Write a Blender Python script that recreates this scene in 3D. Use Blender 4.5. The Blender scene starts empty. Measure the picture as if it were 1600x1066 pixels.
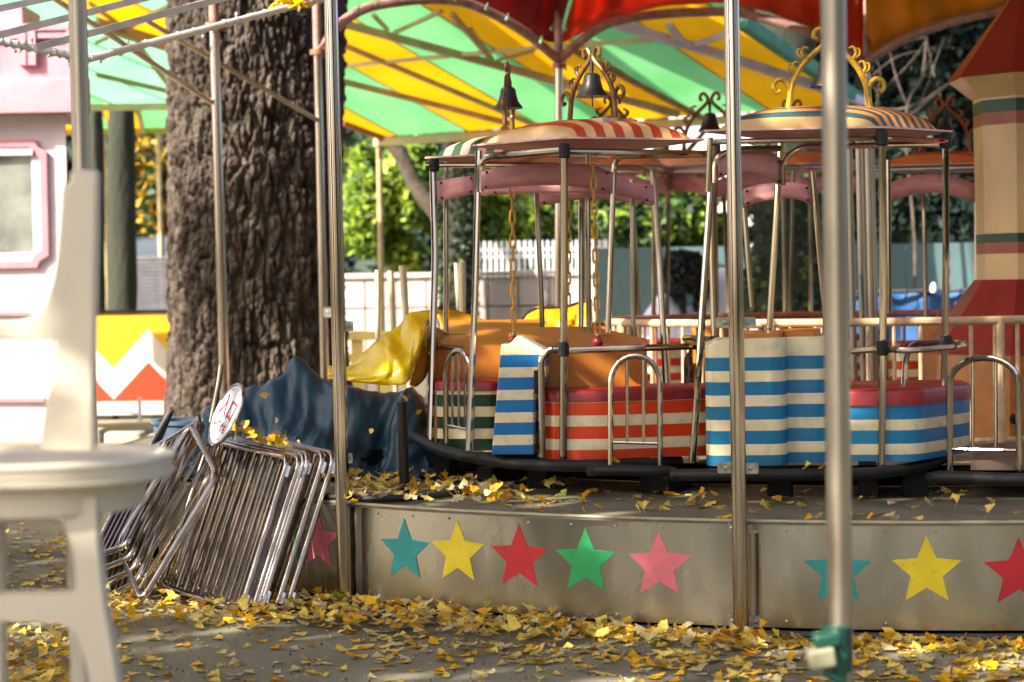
import bpy, math, random
import numpy as np
from mathutils import Vector, Matrix, noise
random.seed(7); RNG = np.random.default_rng(7)
C = bpy.context.scene.collection
sc = bpy.context.scene
R = math.radians
# ------------------------------------------------------------------ camera
CAMH = 1.31; FPX = 3000.0; PITCH = R(1.49); ROLL = R(0.9)
fw = Vector((0, math.cos(PITCH), -math.sin(PITCH)))
rt0 = Vector((1, 0, 0)); up0 = Vector((0, math.sin(PITCH), math.cos(PITCH)))
rt = rt0 * math.cos(ROLL) - up0 * math.sin(ROLL)
up = up0 * math.cos(ROLL) + rt0 * math.sin(ROLL)
CP = Vector((0, 0, CAMH))
cd = bpy.data.cameras.new('camera'); cam = bpy.data.objects.new('camera', cd); C.objects.link(cam)
cam.matrix_world = Matrix(((rt.x, up.x, -fw.x, CP.x), (rt.y, up.y, -fw.y, CP.y), (rt.z, up.z, -fw.z, CP.z), (0, 0, 0, 1)))
cd.sensor_width = 36; cd.lens = 36 * FPX / 1600; cd.clip_start = .05; cd.clip_end = 400
cd.dof.use_dof = True; cd.dof.focus_distance = 8.0; cd.dof.aperture_fstop = 2.7
sc.camera = cam
# ------------------------------------------------------------------ light
TS = Vector((-0.66, -0.46, 0.60)).normalized()          # towards the sun
w = bpy.data.worlds.new('World'); sc.world = w; w.use_nodes = True
wn = w.node_tree; bg = wn.nodes['Background']
sky = wn.nodes.new('ShaderNodeTexSky'); sky.sky_type = 'NISHITA'; sky.sun_disc = False
sky.sun_elevation = math.asin(TS.z); sky.sun_rotation = math.atan2(TS.x, TS.y); sky.air_density = .6; sky.dust_density = 5; sky.ozone_density = .4
wn.links.new(sky.outputs[0], bg.inputs[0]); bg.inputs[1].default_value = 0.12
sd = bpy.data.lights.new('sun', 'SUN'); sd.energy = 4.2; sd.angle = R(0.5); sd.color = (1, .93, .82)
so = bpy.data.objects.new('sun', sd); C.objects.link(so)
so.rotation_euler = TS.to_track_quat('Z', 'Y').to_euler(); so.location = (-8, -6, 12)
sc.view_settings.view_transform = 'Standard'; sc.view_settings.look = 'None'
sc.view_settings.exposure = 2.0; sc.view_settings.gamma = 1; sc.view_settings.use_curve_mapping = False
# ------------------------------------------------------------------ helpers
def P(px, py, Y):
    d = fw * FPX + rt * (px - 800) - up * (py - 533)
    return CP + d * (Y / d.y)
def PZ(px, py, z):                                       # pixel ray meets the level z
    d = fw * FPX + rt * (px - 800) - up * (py - 533)
    return CP + d * ((z - CAMH) / d.z)
def lin(c):
    return tuple((x / 12.92 if x <= .04045 else ((x + .055) / 1.055) ** 2.4) for x in c)
def hx(s):
    return lin(tuple(int(s[i:i + 2], 16) / 255 for i in (0, 2, 4)))
MATS = {}
def mat(name, col, rough=.5, metal=0., var=.25, vs=8., bump=0., bs=40., col2=None, transl=0., spec=.5, stretch=(1, 1, 1),
        dirt=0., coat=0., world=True, subw=0., rv=.0):
    if name in MATS: return MATS[name]
    m = bpy.data.materials.new(name); m.use_nodes = True; nt = m.node_tree; N = nt.nodes; L = nt.links
    b = N['Principled BSDF']; b.inputs['Roughness'].default_value = rough; b.inputs['Metallic'].default_value = metal
    b.inputs['Specular IOR Level'].default_value = spec
    b.inputs['Coat Weight'].default_value = coat; b.inputs['Coat Roughness'].default_value = .12
    geo = N.new('ShaderNodeNewGeometry'); mp = N.new('ShaderNodeMapping'); mp.inputs['Scale'].default_value = stretch
    L.new(geo.outputs['Position'], mp.inputs[0])
    nz = N.new('ShaderNodeTexNoise'); nz.inputs['Scale'].default_value = vs; nz.inputs['Detail'].default_value = 6
    L.new(mp.outputs[0], nz.inputs['Vector'])
    mx = N.new('ShaderNodeMix'); mx.data_type = 'RGBA'
    c2 = col2 if col2 else tuple(max(0, c * (1 - var)) for c in col)
    c1 = col if col2 else tuple(min(1, c * (1 + var * .35)) for c in col)
    mx.inputs[6].default_value = (*c1, 1); mx.inputs[7].default_value = (*c2, 1)
    rp = N.new('ShaderNodeMapRange'); rp.inputs[1].default_value = .35; rp.inputs[2].default_value = .68
    L.new(nz.outputs[0], rp.inputs[0]); L.new(rp.outputs[0], mx.inputs[0])
    out = mx.outputs[2]
    if dirt > 0:
        n2 = N.new('ShaderNodeTexNoise'); n2.inputs['Scale'].default_value = 34; n2.inputs['Detail'].default_value = 10
        n2.inputs['Roughness'].default_value = .75
        L.new(geo.outputs['Position'], n2.inputs['Vector'])
        r2 = N.new('ShaderNodeMapRange'); r2.inputs[1].default_value = .58; r2.inputs[2].default_value = .72
        r2.inputs[4].default_value = dirt
        L.new(n2.outputs[0], r2.inputs[0])
        m2 = N.new('ShaderNodeMix'); m2.data_type = 'RGBA'; m2.inputs[7].default_value = (.06, .04, .025, 1)
        L.new(r2.outputs[0], m2.inputs[0]); L.new(out, m2.inputs[6]); out = m2.outputs[2]
    L.new(out, b.inputs['Base Color'])
    if rv > 0:
        n4 = N.new('ShaderNodeTexNoise'); n4.inputs['Scale'].default_value = vs * 2.3; n4.inputs['Detail'].default_value = 7
        L.new(mp.outputs[0], n4.inputs['Vector'])
        r4 = N.new('ShaderNodeMapRange'); r4.inputs[3].default_value = max(.02, rough - rv); r4.inputs[4].default_value = rough + rv
        r4.inputs[1].default_value = .3; r4.inputs[2].default_value = .7
        L.new(n4.outputs[0], r4.inputs[0]); L.new(r4.outputs[0], b.inputs['Roughness'])
    if bump > 0:
        n3 = N.new('ShaderNodeTexNoise'); n3.inputs['Scale'].default_value = bs; n3.inputs['Detail'].default_value = 8
        L.new(mp.outputs[0], n3.inputs['Vector'])
        bp = N.new('ShaderNodeBump'); bp.inputs['Strength'].default_value = bump; bp.inputs['Distance'].default_value = .03 if 'bark' in name else .01
        L.new(n3.outputs[0], bp.inputs['Height']); L.new(bp.outputs[0], b.inputs['Normal'])
    if transl > 0:
        t = N.new('ShaderNodeBsdfTranslucent'); L.new(out, t.inputs[0])
        ms = N.new('ShaderNodeMixShader'); ms.inputs[0].default_value = transl
        L.new(b.outputs[0], ms.inputs[1]); L.new(t.outputs[0], ms.inputs[2])
        L.new(ms.outputs[0], N['Material Output'].inputs[0])
    m['nodes_out'] = 0
    MATS[name] = m; return m
def stripe_mat(name, ca, cb, ztop, period=.1, frac=.54, rough=.22):
    if name in MATS: return MATS[name]
    m = mat(name, ca, rough + .04, 0, .12, 5, dirt=.6, coat=.08, bump=.05, bs=6, spec=.32)
    nt = m.node_tree; N = nt.nodes; L = nt.links; b = N['Principled BSDF']
    src = b.inputs['Base Color'].links[0].from_socket
    g = N.new('ShaderNodeNewGeometry'); s = N.new('ShaderNodeSeparateXYZ'); L.new(g.outputs['Position'], s.inputs[0])
    wob = N.new('ShaderNodeTexNoise'); wob.inputs['Scale'].default_value = 40; L.new(g.outputs['Position'], wob.inputs['Vector'])
    a0 = N.new('ShaderNodeMath'); a0.operation = 'MULTIPLY_ADD'; a0.inputs[1].default_value = .002; L.new(wob.outputs[0], a0.inputs[0]); L.new(s.outputs[2], a0.inputs[2])
    a = N.new('ShaderNodeMath'); a.operation = 'SUBTRACT'; a.inputs[0].default_value = ztop + 20 * period; L.new(a0.outputs[0], a.inputs[1])
    d = N.new('ShaderNodeMath'); d.operation = 'DIVIDE'; L.new(a.outputs[0], d.inputs[0]); d.inputs[1].default_value = period
    f = N.new('ShaderNodeMath'); f.operation = 'FRACT'; L.new(d.outputs[0], f.inputs[0])
    gt = N.new('ShaderNodeMath'); gt.operation = 'GREATER_THAN'; gt.inputs[1].default_value = frac; L.new(f.outputs[0], gt.inputs[0])
    mx = N.new('ShaderNodeMix'); mx.data_type = 'RGBA'; g2 = N.new('ShaderNodeMath'); g2.operation = 'GREATER_THAN'; g2.inputs[1].default_value = ztop; L.new(a0.outputs[0], g2.inputs[0]); g3 = N.new('ShaderNodeMath'); g3.operation = 'MAXIMUM'; L.new(gt.outputs[0], g3.inputs[0]); L.new(g2.outputs[0], g3.inputs[1]); L.new(g3.outputs[0], mx.inputs[0])
    nb = N.new('ShaderNodeTexNoise'); nb.inputs['Scale'].default_value = 18; nb.inputs['Detail'].default_value = 8; L.new(g.outputs['Position'], nb.inputs['Vector'])
    mb = N.new('ShaderNodeMix'); mb.data_type = 'RGBA'; mb.inputs[6].default_value = (*cb, 1); mb.inputs[7].default_value = (*tuple(c * .72 for c in cb), 1)
    rr = N.new('ShaderNodeMapRange'); rr.inputs[1].default_value = .5; rr.inputs[2].default_value = .75; L.new(nb.outputs[0], rr.inputs[0]); L.new(rr.outputs[0], mb.inputs[0])
    L.new(src, mx.inputs[6]); L.new(mb.outputs[2], mx.inputs[7])
    # noisy dark tint, stronger towards the foot of the body
    gm = N.new('ShaderNodeMapRange'); gm.inputs[1].default_value = .66; gm.inputs[2].default_value = .58; gm.inputs[3].default_value = 0; gm.inputs[4].default_value = .6
    L.new(s.outputs[2], gm.inputs[0])
    mm = N.new('ShaderNodeMath'); mm.operation = 'MULTIPLY'; L.new(gm.outputs[0], mm.inputs[0]); L.new(wob.outputs[0], mm.inputs[1])
    mg = N.new('ShaderNodeMix'); mg.data_type = 'RGBA'; mg.inputs[7].default_value = (.05, .04, .03, 1)
    L.new(mm.outputs[0], mg.inputs[0]); L.new(mx.outputs[2], mg.inputs[6]); L.new(mg.outputs[2], b.inputs['Base Color'])
    return m

class MB:
    def __init__(s): s.v = []; s.f = []; s.mi = []
    def add(s, vs, fs, mi=0):
        o = len(s.v); s.v += [Vector(v) for v in vs]; s.f += [tuple(i + o for i in f) for f in fs]; s.mi += [mi] * len(fs); return s
    def box(s, c, d, rz=0, mi=0, M=None):
        x, y, z = d[0] / 2, d[1] / 2, d[2] / 2
        vs = [Vector((a * x, b * y, e * z)) for a in (-1, 1) for b in (-1, 1) for e in (-1, 1)]
        Q = M if M else Matrix.Rotation(rz, 3, 'Z'); vs = [Q @ v + Vector(c) for v in vs]
        return s.add(vs, [(0, 1, 3, 2), (4, 6, 7, 5), (0, 4, 5, 1), (2, 3, 7, 6), (0, 2, 6, 4), (1, 5, 7, 3)], mi)
    def bar(s, a, b, wd, th, mi=0, upv=(0, 0, 1)):
        a = Vector(a); b = Vector(b); t = (b - a); l = t.length; t.normalize()
        n = t.cross(Vector(upv)); 
        if n.length < 1e-4: n = t.cross(Vector((0, 1, 0)))
        n.normalize(); u = n.cross(t)
        M = Matrix((t, n, u)).transposed()
        return s.box((a + b) / 2, (l, wd, th), M=M, mi=mi)
    def tube(s, pts, r, n=10, closed=False, mi=0, cap=True):
        pts = [Vector(p) for p in pts]; k = len(pts)
        rs = r if isinstance(r, (list, tuple)) else [r] * k
        T = []
        for i in range(k):
            if closed: t = pts[(i + 1) % k] - pts[i - 1]
            else: t = pts[min(i + 1, k - 1)] - pts[max(i - 1, 0)]
            T.append(t.normalized())
        ref = Vector((0, 0, 1)) if abs(T[0].z) < .9 else Vector((1, 0, 0))
        nrm = (ref - T[0] * ref.dot(T[0])).normalized(); vs = []; fs = []
        for i in range(k):
            nrm = (nrm - T[i] * nrm.dot(T[i])).normalized(); bn = T[i].cross(nrm)
            for j in range(n):
                a = 2 * math.pi * j / n; vs.append(pts[i] + (nrm * math.cos(a) + bn * math.sin(a)) * rs[i])
        for i in range(k if closed else k - 1):
            for j in range(n):
                a = i * n + j; b = i * n + (j + 1) % n; c = ((i + 1) % k) * n + (j + 1) % n; d = ((i + 1) % k) * n + j
                fs.append((a, d, c, b))
        if cap and not closed:
            fs.append(tuple(range(n))[::1]); fs.append(tuple((k - 1) * n + j for j in range(n))[::-1])
        return s.add(vs, fs, mi)
    def lathe(s, prof, c, n=24, mi=0, axis=None):
        c = Vector(c); vs = []; fs = []
        Q = axis.to_track_quat('Z', 'Y').to_matrix() if axis else Matrix.Identity(3)
        for r, z in prof:
            for j in range(n):
                a = 2 * math.pi * j / n; vs.append(Q @ Vector((r * math.cos(a), r * math.sin(a), z)) + c)
        for i in range(len(prof) - 1):
            for j in range(n):
                fs.append((i * n + j, i * n + (j + 1) % n, (i + 1) * n + (j + 1) % n, (i + 1) * n + j))
        fs.append(tuple(range(n))[::-1]); fs.append(tuple((len(prof) - 1) * n + j for j in range(n)))
        return s.add(vs, fs, mi)
    def prism(s, poly, z0, z1, mi=0, ztop=None, inset=0.):     # poly: list of (x,y), counterclockwise
        n = len(poly); cx = sum(p[0] for p in poly) / n; cy = sum(p[1] for p in poly) / n
        def shr(p, d):
            v = Vector((p[0] - cx, p[1] - cy)); l = v.length or 1; v = v * ((l - d) / l); return (cx + v.x, cy + v.y)
        vs = [(p[0], p[1], z0) for p in poly]
        zt = (lambda x, y: z1) if ztop is None else ztop
        if inset:
            vs += [(p[0], p[1], zt(*p) - inset) for p in poly]; q = [shr(p, inset * .3) for p in poly]
            vs += [(p[0], p[1], zt(*p) - inset * .3) for p in q]; q = [shr(p, inset) for p in poly]; vs += [(p[0], p[1], zt(*p)) for p in q]; lv = 4
        else: vs += [(p[0], p[1], zt(*p)) for p in poly]; lv = 2
        fs = [tuple(range(n))[::-1], tuple((lv - 1) * n + i for i in range(n))]
        for k in range(lv - 1):
            for i in range(n):
                j = (i + 1) % n; fs.append((k * n + i, k * n + j, (k + 1) * n + j, (k + 1) * n + i))
        return s.add(vs, fs, mi)
    def grid(s, pts, mi=0, mf=None):                           # pts[i][j]
        r_ = len(pts); c_ = len(pts[0]); o = len(s.v)
        for row in pts: s.v += [Vector(p) for p in row]
        for i in range(r_ - 1):
            for j in range(c_ - 1):
                s.f.append((o + i * c_ + j, o + i * c_ + j + 1, o + (i + 1) * c_ + j + 1, o + (i + 1) * c_ + j)); s.mi.append(mf(i, j) if mf else mi)
        return s
    def build(s, name, mats, parent=None, smooth=True, ang=35, solid=0., local=False):
        me = bpy.data.meshes.new(name); off = Vector(parent_loc(parent)) if (parent and not local) else Vector((0, 0, 0))
        me.from_pydata([tuple(v - off) for v in s.v], [], s.f); 
        if not isinstance(mats, (list, tuple)): mats = [mats]
        for m in mats: me.materials.append(m)
        if len(mats) > 1: me.polygons.foreach_set('material_index', s.mi)
        if smooth: me.polygons.foreach_set('use_smooth', [True] * len(me.polygons)); me.set_sharp_from_angle(angle=R(ang))
        me.update(); o = bpy.data.objects.new(name, me); C.objects.link(o)
        if parent: o.parent = parent
        if solid:
            md = o.modifiers.new('solid', 'SOLIDIFY'); md.thickness = solid; md.offset = 0
        return o
LOCS = {}
def parent_loc(o):
    l = Vector((0, 0, 0))
    while o: l = l + Vector(o.location); o = o.parent
    return l
def tag(o, label=None, cat=None, group=None, kind=None):
    if label: o['label'] = label
    if cat: o['category'] = cat
    if group: o['group'] = group
    if kind: o['kind'] = kind
    return o
def thing(name, label, cat, loc=(0, 0, 0), group=None):
    o = bpy.data.objects.new(name, None); C.objects.link(o); o.location = loc; o.empty_display_size = .1
    return tag(o, label, cat, group)
def smooth_path(pts, k=6, closed=False):
    pts = [Vector(p) for p in pts]; n = len(pts); out = []
    rng = range(n) if closed else range(n - 1)
    for i in rng:
        p1 = pts[i]; p2 = pts[(i + 1) % n]
        p0 = pts[i - 1] if (closed or i > 0) else p1 * 2 - p2
        p3 = pts[(i + 2) % n] if (closed or i + 2 < n) else p2 * 2 - p1
        for j in range(k):
            t = j / k; out.append(.5 * ((2 * p1) + (p2 - p0) * t + (2 * p0 - 5 * p1 + 4 * p2 - p3) * t * t + (3 * p1 - 3 * p2 + p3 - p0) * t ** 3))
    if not closed: out.append(pts[-1])
    return out
def round_path(pts, r, seg=5, closed=False):
    pts = [Vector(p) for p in pts]; n = len(pts); out = []
    for i in range(n):
        if not closed and i in (0, n - 1): out.append(pts[i]); continue
        a = pts[i - 1]; b = pts[i]; c = pts[(i + 1) % n]
        da = (a - b); dc = (c - b); ra = min(r, da.length * .45, dc.length * .45)
        p = b + da.normalized() * ra; q = b + dc.normalized() * ra
        for k in range(seg + 1):
            t = k / seg; out.append(p * (1 - t) ** 2 + b * 2 * t * (1 - t) + q * t * t)
    return out
def rpoly(pts, r, seg=5):
    q = round_path([(p[0], p[1], 0) for p in pts], r, seg, True); return [(v.x, v.y) for v in q]
def quads(name, cen, size, mats, parent=None, kind=None, aspect=.6, dirn=None, nm=1, tri=False):
    n = len(cen); a = RNG.normal(size=(n, 3)); a /= np.linalg.norm(a, axis=1)[:, None]
    b = RNG.normal(size=(n, 3)); b -= (b * a).sum(1)[:, None] * a; b /= np.linalg.norm(b, axis=1)[:, None]
    sz = size * RNG.uniform(.6, 1.3, n)[:, None]
    p = np.stack([cen - a * sz, cen - b * sz * aspect, cen + a * sz, cen + b * sz * aspect], 1).reshape(-1, 3)
    if parent: p = p - np.array(parent_loc(parent))
    me = bpy.data.meshes.new(name); me.vertices.add(4 * n); me.vertices.foreach_set('co', p.ravel().astype('f'))
    me.loops.add(4 * n); me.loops.foreach_set('vertex_index', np.arange(4 * n, dtype='i'))
    me.polygons.add(n); me.polygons.foreach_set('loop_start', np.arange(0, 4 * n, 4, dtype='i')); 
    for m in (mats if isinstance(mats, (list, tuple)) else [mats]): me.materials.append(m)
    k = len(me.materials)
    if k > 1: me.polygons.foreach_set('material_index', RNG.integers(0, k, n).astype('i'))
    me.update(calc_edges=True); me.validate()
    o = bpy.data.objects.new(name, me); C.objects.link(o)
    if parent: o.parent = parent
    if kind: o['kind'] = kind
    return o
def cloud(c, rad, n, clumps=14, cr=.42):
    c = np.array(c); rad = np.array(rad)
    d = RNG.normal(size=(clumps, 3)); d /= np.linalg.norm(d, axis=1)[:, None]; d *= RNG.uniform(.35, .95, clumps)[:, None]
    k = RNG.integers(0, clumps, n); q = RNG.normal(size=(n, 3)); q /= np.linalg.norm(q, axis=1)[:, None]
    q *= (RNG.uniform(0, 1, n) ** .45)[:, None] * cr * RNG.uniform(.6, 1.2, clumps)[k][:, None]
    return c + (d[k] + q) * rad
# ------------------------------------------------------------------ materials
CH = mat('chrome_tube', (.52, .45, .37), .14, 1, .35, 3, dirt=.12, rv=.08, stretch=(1, 1, .25), bump=.03, bs=20)
CHD = mat('dull_steel_tube', (.42, .37, .29), .36, 1, .3, 4, dirt=.15, rv=.08, stretch=(1, 1, .3))
SKM = mat('brushed_skirt_steel', (.50, .48, .41), .24, 1, .3, 2.2, dirt=.3, rv=.08, stretch=(1, 1, .35), bump=.04, bs=5)
BLK = mat('black_rubber_tube', (.014, .014, .013), .5, 0, .4, 12, dirt=.1, spec=.25)
DRK = mat('dark_frame_steel', (.010, .010, .009), .8, 0, .4, 9, spec=.1)
PNK = mat('dusty_pink_paint', hx('c08585'), .42, 0, .22, 9, dirt=.15, bump=.12, bs=15, stretch=(1, 1, 3))
PPI = mat('faded_pink_pipe_paint', hx('8e6e66'), .5, 0, .45, 14, dirt=.5)
CRM = mat('cream_paint', hx('cdb68c'), .45, 0, .3, 7, dirt=.45)
RUS = mat('rusty_cream_rail', hx('bda07a'), .55, 0, .3, 16, dirt=.95)
BRN = mat('brown_rail_paint', hx('8a5540'), .5, 0, .4, 10, dirt=.5)
ORG = mat('orange_gelcoat', hx('aa6826'), .34, 0, .28, 5, dirt=.25, coat=.05, spec=.3, bump=.06, bs=5)
ORT = mat('orange_gelcoat_top', hx('b8713c'), .5, 0, .4, 9, dirt=.5)
RED = mat('dark_red_vinyl', hx('8a1c20'), .42, 0, .3, 9, dirt=.25, bump=.25, bs=14)
BRZ = mat('bronze_scroll', hx('7a5428'), .38, .35, .5, 30, dirt=.5)
GLD = mat('gold_scroll_paint', hx('b48a1e'), .35, .2, .5, 40, dirt=.7)
BEL = mat('black_bell_metal', (.035, .032, .03), .4, .5, .3, 12)
YCH = mat('yellow_plastic_chain', hx('c98f10'), .35, 0, .25, 30)
RBA = mat('red_ball', hx('8c1a1e'), .3, 0, .3, 20)
WHT = mat('white_flange_edge', hx('c9a79a'), .5, 0, .3, 20, dirt=.5)
BLT = mat('galvanised_bracket', (.42, .41, .33), .42, .9, .5, 30, dirt=.5)
# ------------------------------------------------------------------ setting
def ground_mat():
    m = mat('leaf_littered_asphalt', hx('86806a'), .92, 0, .4, .9, bump=.6, bs=120, col2=hx('5f5a49'), spec=.2)
    return m
g = MB(); 
rows = []
for i in range(61):
    rows.append([(-60 + j * 2.0, -20 + i * 2.0, 0) for j in range(61)])
g.grid(rows); tag(g.build('ground', ground_mat()), kind='structure')
# far-off leafy mass behind everything
FD = mat('dark_foliage', hx('2f4634'), .6, 0, .5, 3, transl=.25, col2=hx('1f3128'))
FDD = mat('shaded_evergreen', hx('1b2823'), .8, 0, .5, 3, transl=.05, col2=hx('0d1513'), spec=.15)  # leaf colour darkened to carry the shade this tree stands in
FG = mat('mid_green_foliage', hx('55702f'), .6, 0, .5, 2.5, transl=.35, col2=hx('33502a'))
FB = mat('bright_green_foliage', hx('a8b83c'), .6, 0, .5, 2.2, transl=.45, col2=hx('5f8a2a'))
FY = mat('yellow_ginkgo_foliage', hx('c9a32a'), .6, 0, .5, 2.2, transl=.4, col2=hx('8a7a24'))
BK = mat('dark_mossy_bark', hx('28261a'), .9, 0, .6, 5, bump=.8, bs=18, col2=hx('182211'), stretch=(1, 1, .3))
BKL = mat('pale_branch_bark', hx('5c5148'), .9, 0, .5, 6, bump=.5, bs=20)
x = RNG.uniform(-26, 30, 34000); z = RNG.uniform(0, 16, 34000) ; y = RNG.uniform(40, 47, 34000) + 2 * np.sin(x * .6) + z * .12
o = quads('far_tree_belt', np.stack([x, y, z], 1), .42, [FD, FD, FG, FD], kind='stuff'); tag(o, 'dark mass of trees closing the view behind the park', 'trees')
def trunk(mb, base, top, r0, r1, n=14, seg=14, bend=.1, flare=.35):
    base = Vector(base); top = Vector(top); pts = []; rs = []
    for i in range(seg + 1):
        t = i / seg; p = base.lerp(top, t) + Vector((math.sin(t * 3.1) * bend, 0, 0)); pts.append(p)
        rs.append((r0 * (1 - t) + r1 * t) * (1 + flare * math.exp(-t * 9)))
    mb.tube(pts, rs, n); return pts
def tree(name, label, base, h, r0, crowns, fm, bm=BK, group=None, top=None, leaf=.16):
    t = thing(name, label, 'tree', base, group)
    mb = MB(); tp = Vector(top) if top else Vector(base) + Vector((.2, .1, h)); trunk(mb, base, tp, r0, r0 * .45)
    for k in range(5):
        a = k * 1.3; q = Vector(base).lerp(tp, .55 + .09 * k); mb.tube([q, q + Vector((math.cos(a) * .8, math.sin(a) * .8, .9)), q + Vector((math.cos(a) * 1.7, math.sin(a) * 1.5, 1.5))], [r0 * .3, r0 * .2, r0 * .08], 7)
    mb.build('trunk', bm, t)
    cen = np.concatenate([cloud(c, r, n, cl, crr) for (c, r, n, cl, crr) in crowns]); quads('crown', cen, leaf, fm, t)
    return t
def ctr(px, py, Y): return tuple(P(px, py, Y))
tree('conifer_tree', 'sunlit bright green bushy conifer under the striped awning, left of the ride gondolas', (-1.75, 25.5, 0), 4, .16,
     [(ctr(640, 315, 25), (.75, .7, 1.05), 7000, 26, .36), (ctr(585, 300, 25.3), (.45, .5, .9), 3000, 14, .4), (ctr(770, 345, 25.6), (.55, .5, .7), 3500, 16, .4), (ctr(690, 250, 26), (1.2, .5, .5), 3000, 16, .4)], [FB, FB, FG], leaf=.085)
tree('broadleaf_tree', 'mid green leafy tree behind the gondolas, above the grey green hoarding', (2.0, 28, 0), 5, .2,
     [(ctr(1010, 330, 27), (1.25, .8, .75), 5500, 22, .36), (ctr(900, 310, 27.5), (.9, .8, .7), 3500, 16, .4), (ctr(1090, 370, 27), (.7, .6, .45), 2500, 14, .4)], [FG, FD, FG, FB], leaf=.1)
tree('dark_evergreen_tree', 'dark blue green evergreen with bare twigs behind the lighthouse tower', (5.2, 27, 0), 6, .22,
     [(ctr(1450, 300, 26), (1.7, 1., 1.1), 12000, 26, .38), (ctr(1330, 160, 27), (1.6, .9, 1.4), 6500, 22, .4), (ctr(1530, 90, 26), (1.3, .9, 1.2), 5500, 20, .4), (ctr(1260, 60, 28), (1.1, .8, .8), 3500, 18, .4)], [FDD, FDD, FDD, FD], leaf=.085)
tree('yellow_ginkgo_tree', 'yellow leaved ginkgo seen between the left awning posts', (-5.8, 31, 0), 6, .2,
     [(ctr(235, 300, 30), (.75, .7, 1.3), 5000, 22, .34), (ctr(180, 380, 31), (1.1, .7, .9), 2500, 16, .4)], [FY, FY, FD, FG], leaf=.1)
# bare twigs in front of the dark tree
t = thing('bare_tree', 'leafless pale branching tree in front of the dark evergreen, right of the gold bell arch', 'tree', (3.9, 22, 0))
mb = MB()
for pl, r in (([(1395, 600, 22), (1430, 430, 22), (1415, 190, 22), (1440, 120, 22), (1448, 60, 22)], .035), ([(1440, 120, 22), (1452, 95, 21.8), (1464, 70, 21.6)], .018), ([(1418, 185, 22), (1470, 140, 21.7), (1490, 125, 21.6)], .04),
              ([(1415, 160, 22), (1400, 120, 22), (1390, 80, 22.2)], .016), ([(1340, 170, 22), (1420, 168, 22), (1500, 118, 21.8)], .035), ([(1380, 140, 22.3), (1420, 100, 22), (1450, 60, 22)], .012),
              ([(1460, 120, 22), (1452, 80, 22.1), (1448, 55, 22)], .014), ([(1350, 130, 22), (1400, 90, 22), (1460, 75, 22)], .012), ([(1370, 165, 22), (1375, 110, 22), (1366, 90, 22)], .012), ([(1437, 165, 22), (1475, 60, 22)], .01)):
    r *= .62; pts = smooth_path([P(*q) for q in pl], 5); mb.tube(pts, [r * (1 - .6 * i / len(pts)) for i in range(len(pts))], 7)
mb.build('trunk', BKL, t)
mb = MB()
for k in range(16):
    a = P(random.uniform(1340, 1500), random.uniform(55, 190), random.uniform(21.6, 22.4)); mb.tube([a, a + Vector((random.uniform(-.15, .15), .05, random.uniform(-.05, .2))), a + Vector((random.uniform(-.35, .35), .1, random.uniform(-.05, .35)))], [.006, .004, .002], 4)
o = mb.build('twig', BKL, t); o['kind'] = 'stuff'
# standing trunks in the background
def solo_trunk(label, px0, pxt, yt, Y, r, bm=BK, pyb=None, r1=.85, bend=.05, ivy=None, name='tree'):
    b = PZ(px0, 600, 0); b = Vector((P(px0, 500, Y).x, Y, 0)); tp = P(pxt, yt, Y + .3); tp.z = 7.5
    t = thing(name, label, 'tree', b); mb = MB(); trunk(mb, b, tp, r, r * r1, 20, 26, bend, .6)
    for v in mb.v:
        d = Vector((v.x - b.x, v.y - b.y, 0)); 
        if d.length > .01: v += d.normalized() * .03 * noise.noise(Vector((v.x * 5, v.y * 5, v.z * 1.5)))
    mb.build('trunk', bm, t)
    c = (tp.x, tp.y + .5, tp.z + .9); quads('crown', cloud(c, (2.2, 1.8, 1.3), 2500, 18, .4), .17, [FD, FG], t)
    if ivy:
        n = 1500; zz = RNG.uniform(0, ivy, n); th = RNG.uniform(0, 2 * math.pi, n); rr_ = r * (1.02 + RNG.uniform(0, .16, n)) * (1 + .55 * np.exp(-zz * 2))
        quads('ivy', np.stack([b.x + rr_ * np.cos(th), Y + rr_ * np.sin(th), zz], 1), .055, [FD, FG, BK], t)
    return t
solo_trunk('thick dark mossy tree trunk behind the blue striped gondola', 1226, 1219, 150, 21.5, .37, pyb=500, ivy=2.6)
solo_trunk('slim dark green trunk behind the green striped gondola', 716, 716, 180, 23.4, .2, bend=.0, ivy=3.5)
solo_trunk('moss streaked trunk between the left awning posts', 188, 192, 120, 25.5, .19, bend=.02)
solo_trunk('narrow near black trunk beside the pink kiosk', 152, 152, 120, 24.5, .1, bend=.0)
t = thing('leaning_tree', 'leaning bare pale grey trunk under the awning edge in front of the bright conifer', 'tree', (-.7, 24, 0))
mb = MB(); pl = smooth_path([P(712, 470, 24), P(706, 400, 24), P(690, 345, 24), P(650, 290, 24), P(628, 245, 24), P(600, 205, 24), P(590, 150, 24)], 5)
mb.tube([Vector((P(712, 500, 24).x, 24, 0))] + pl, [.16] + [.13 - .05 * i / len(pl) for i in range(len(pl))], 12); mb.build('trunk', mat('grey_trunk_bark', hx('453c30'), .9, 0, .5, 8, bump=.6, bs=20), t)
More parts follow.
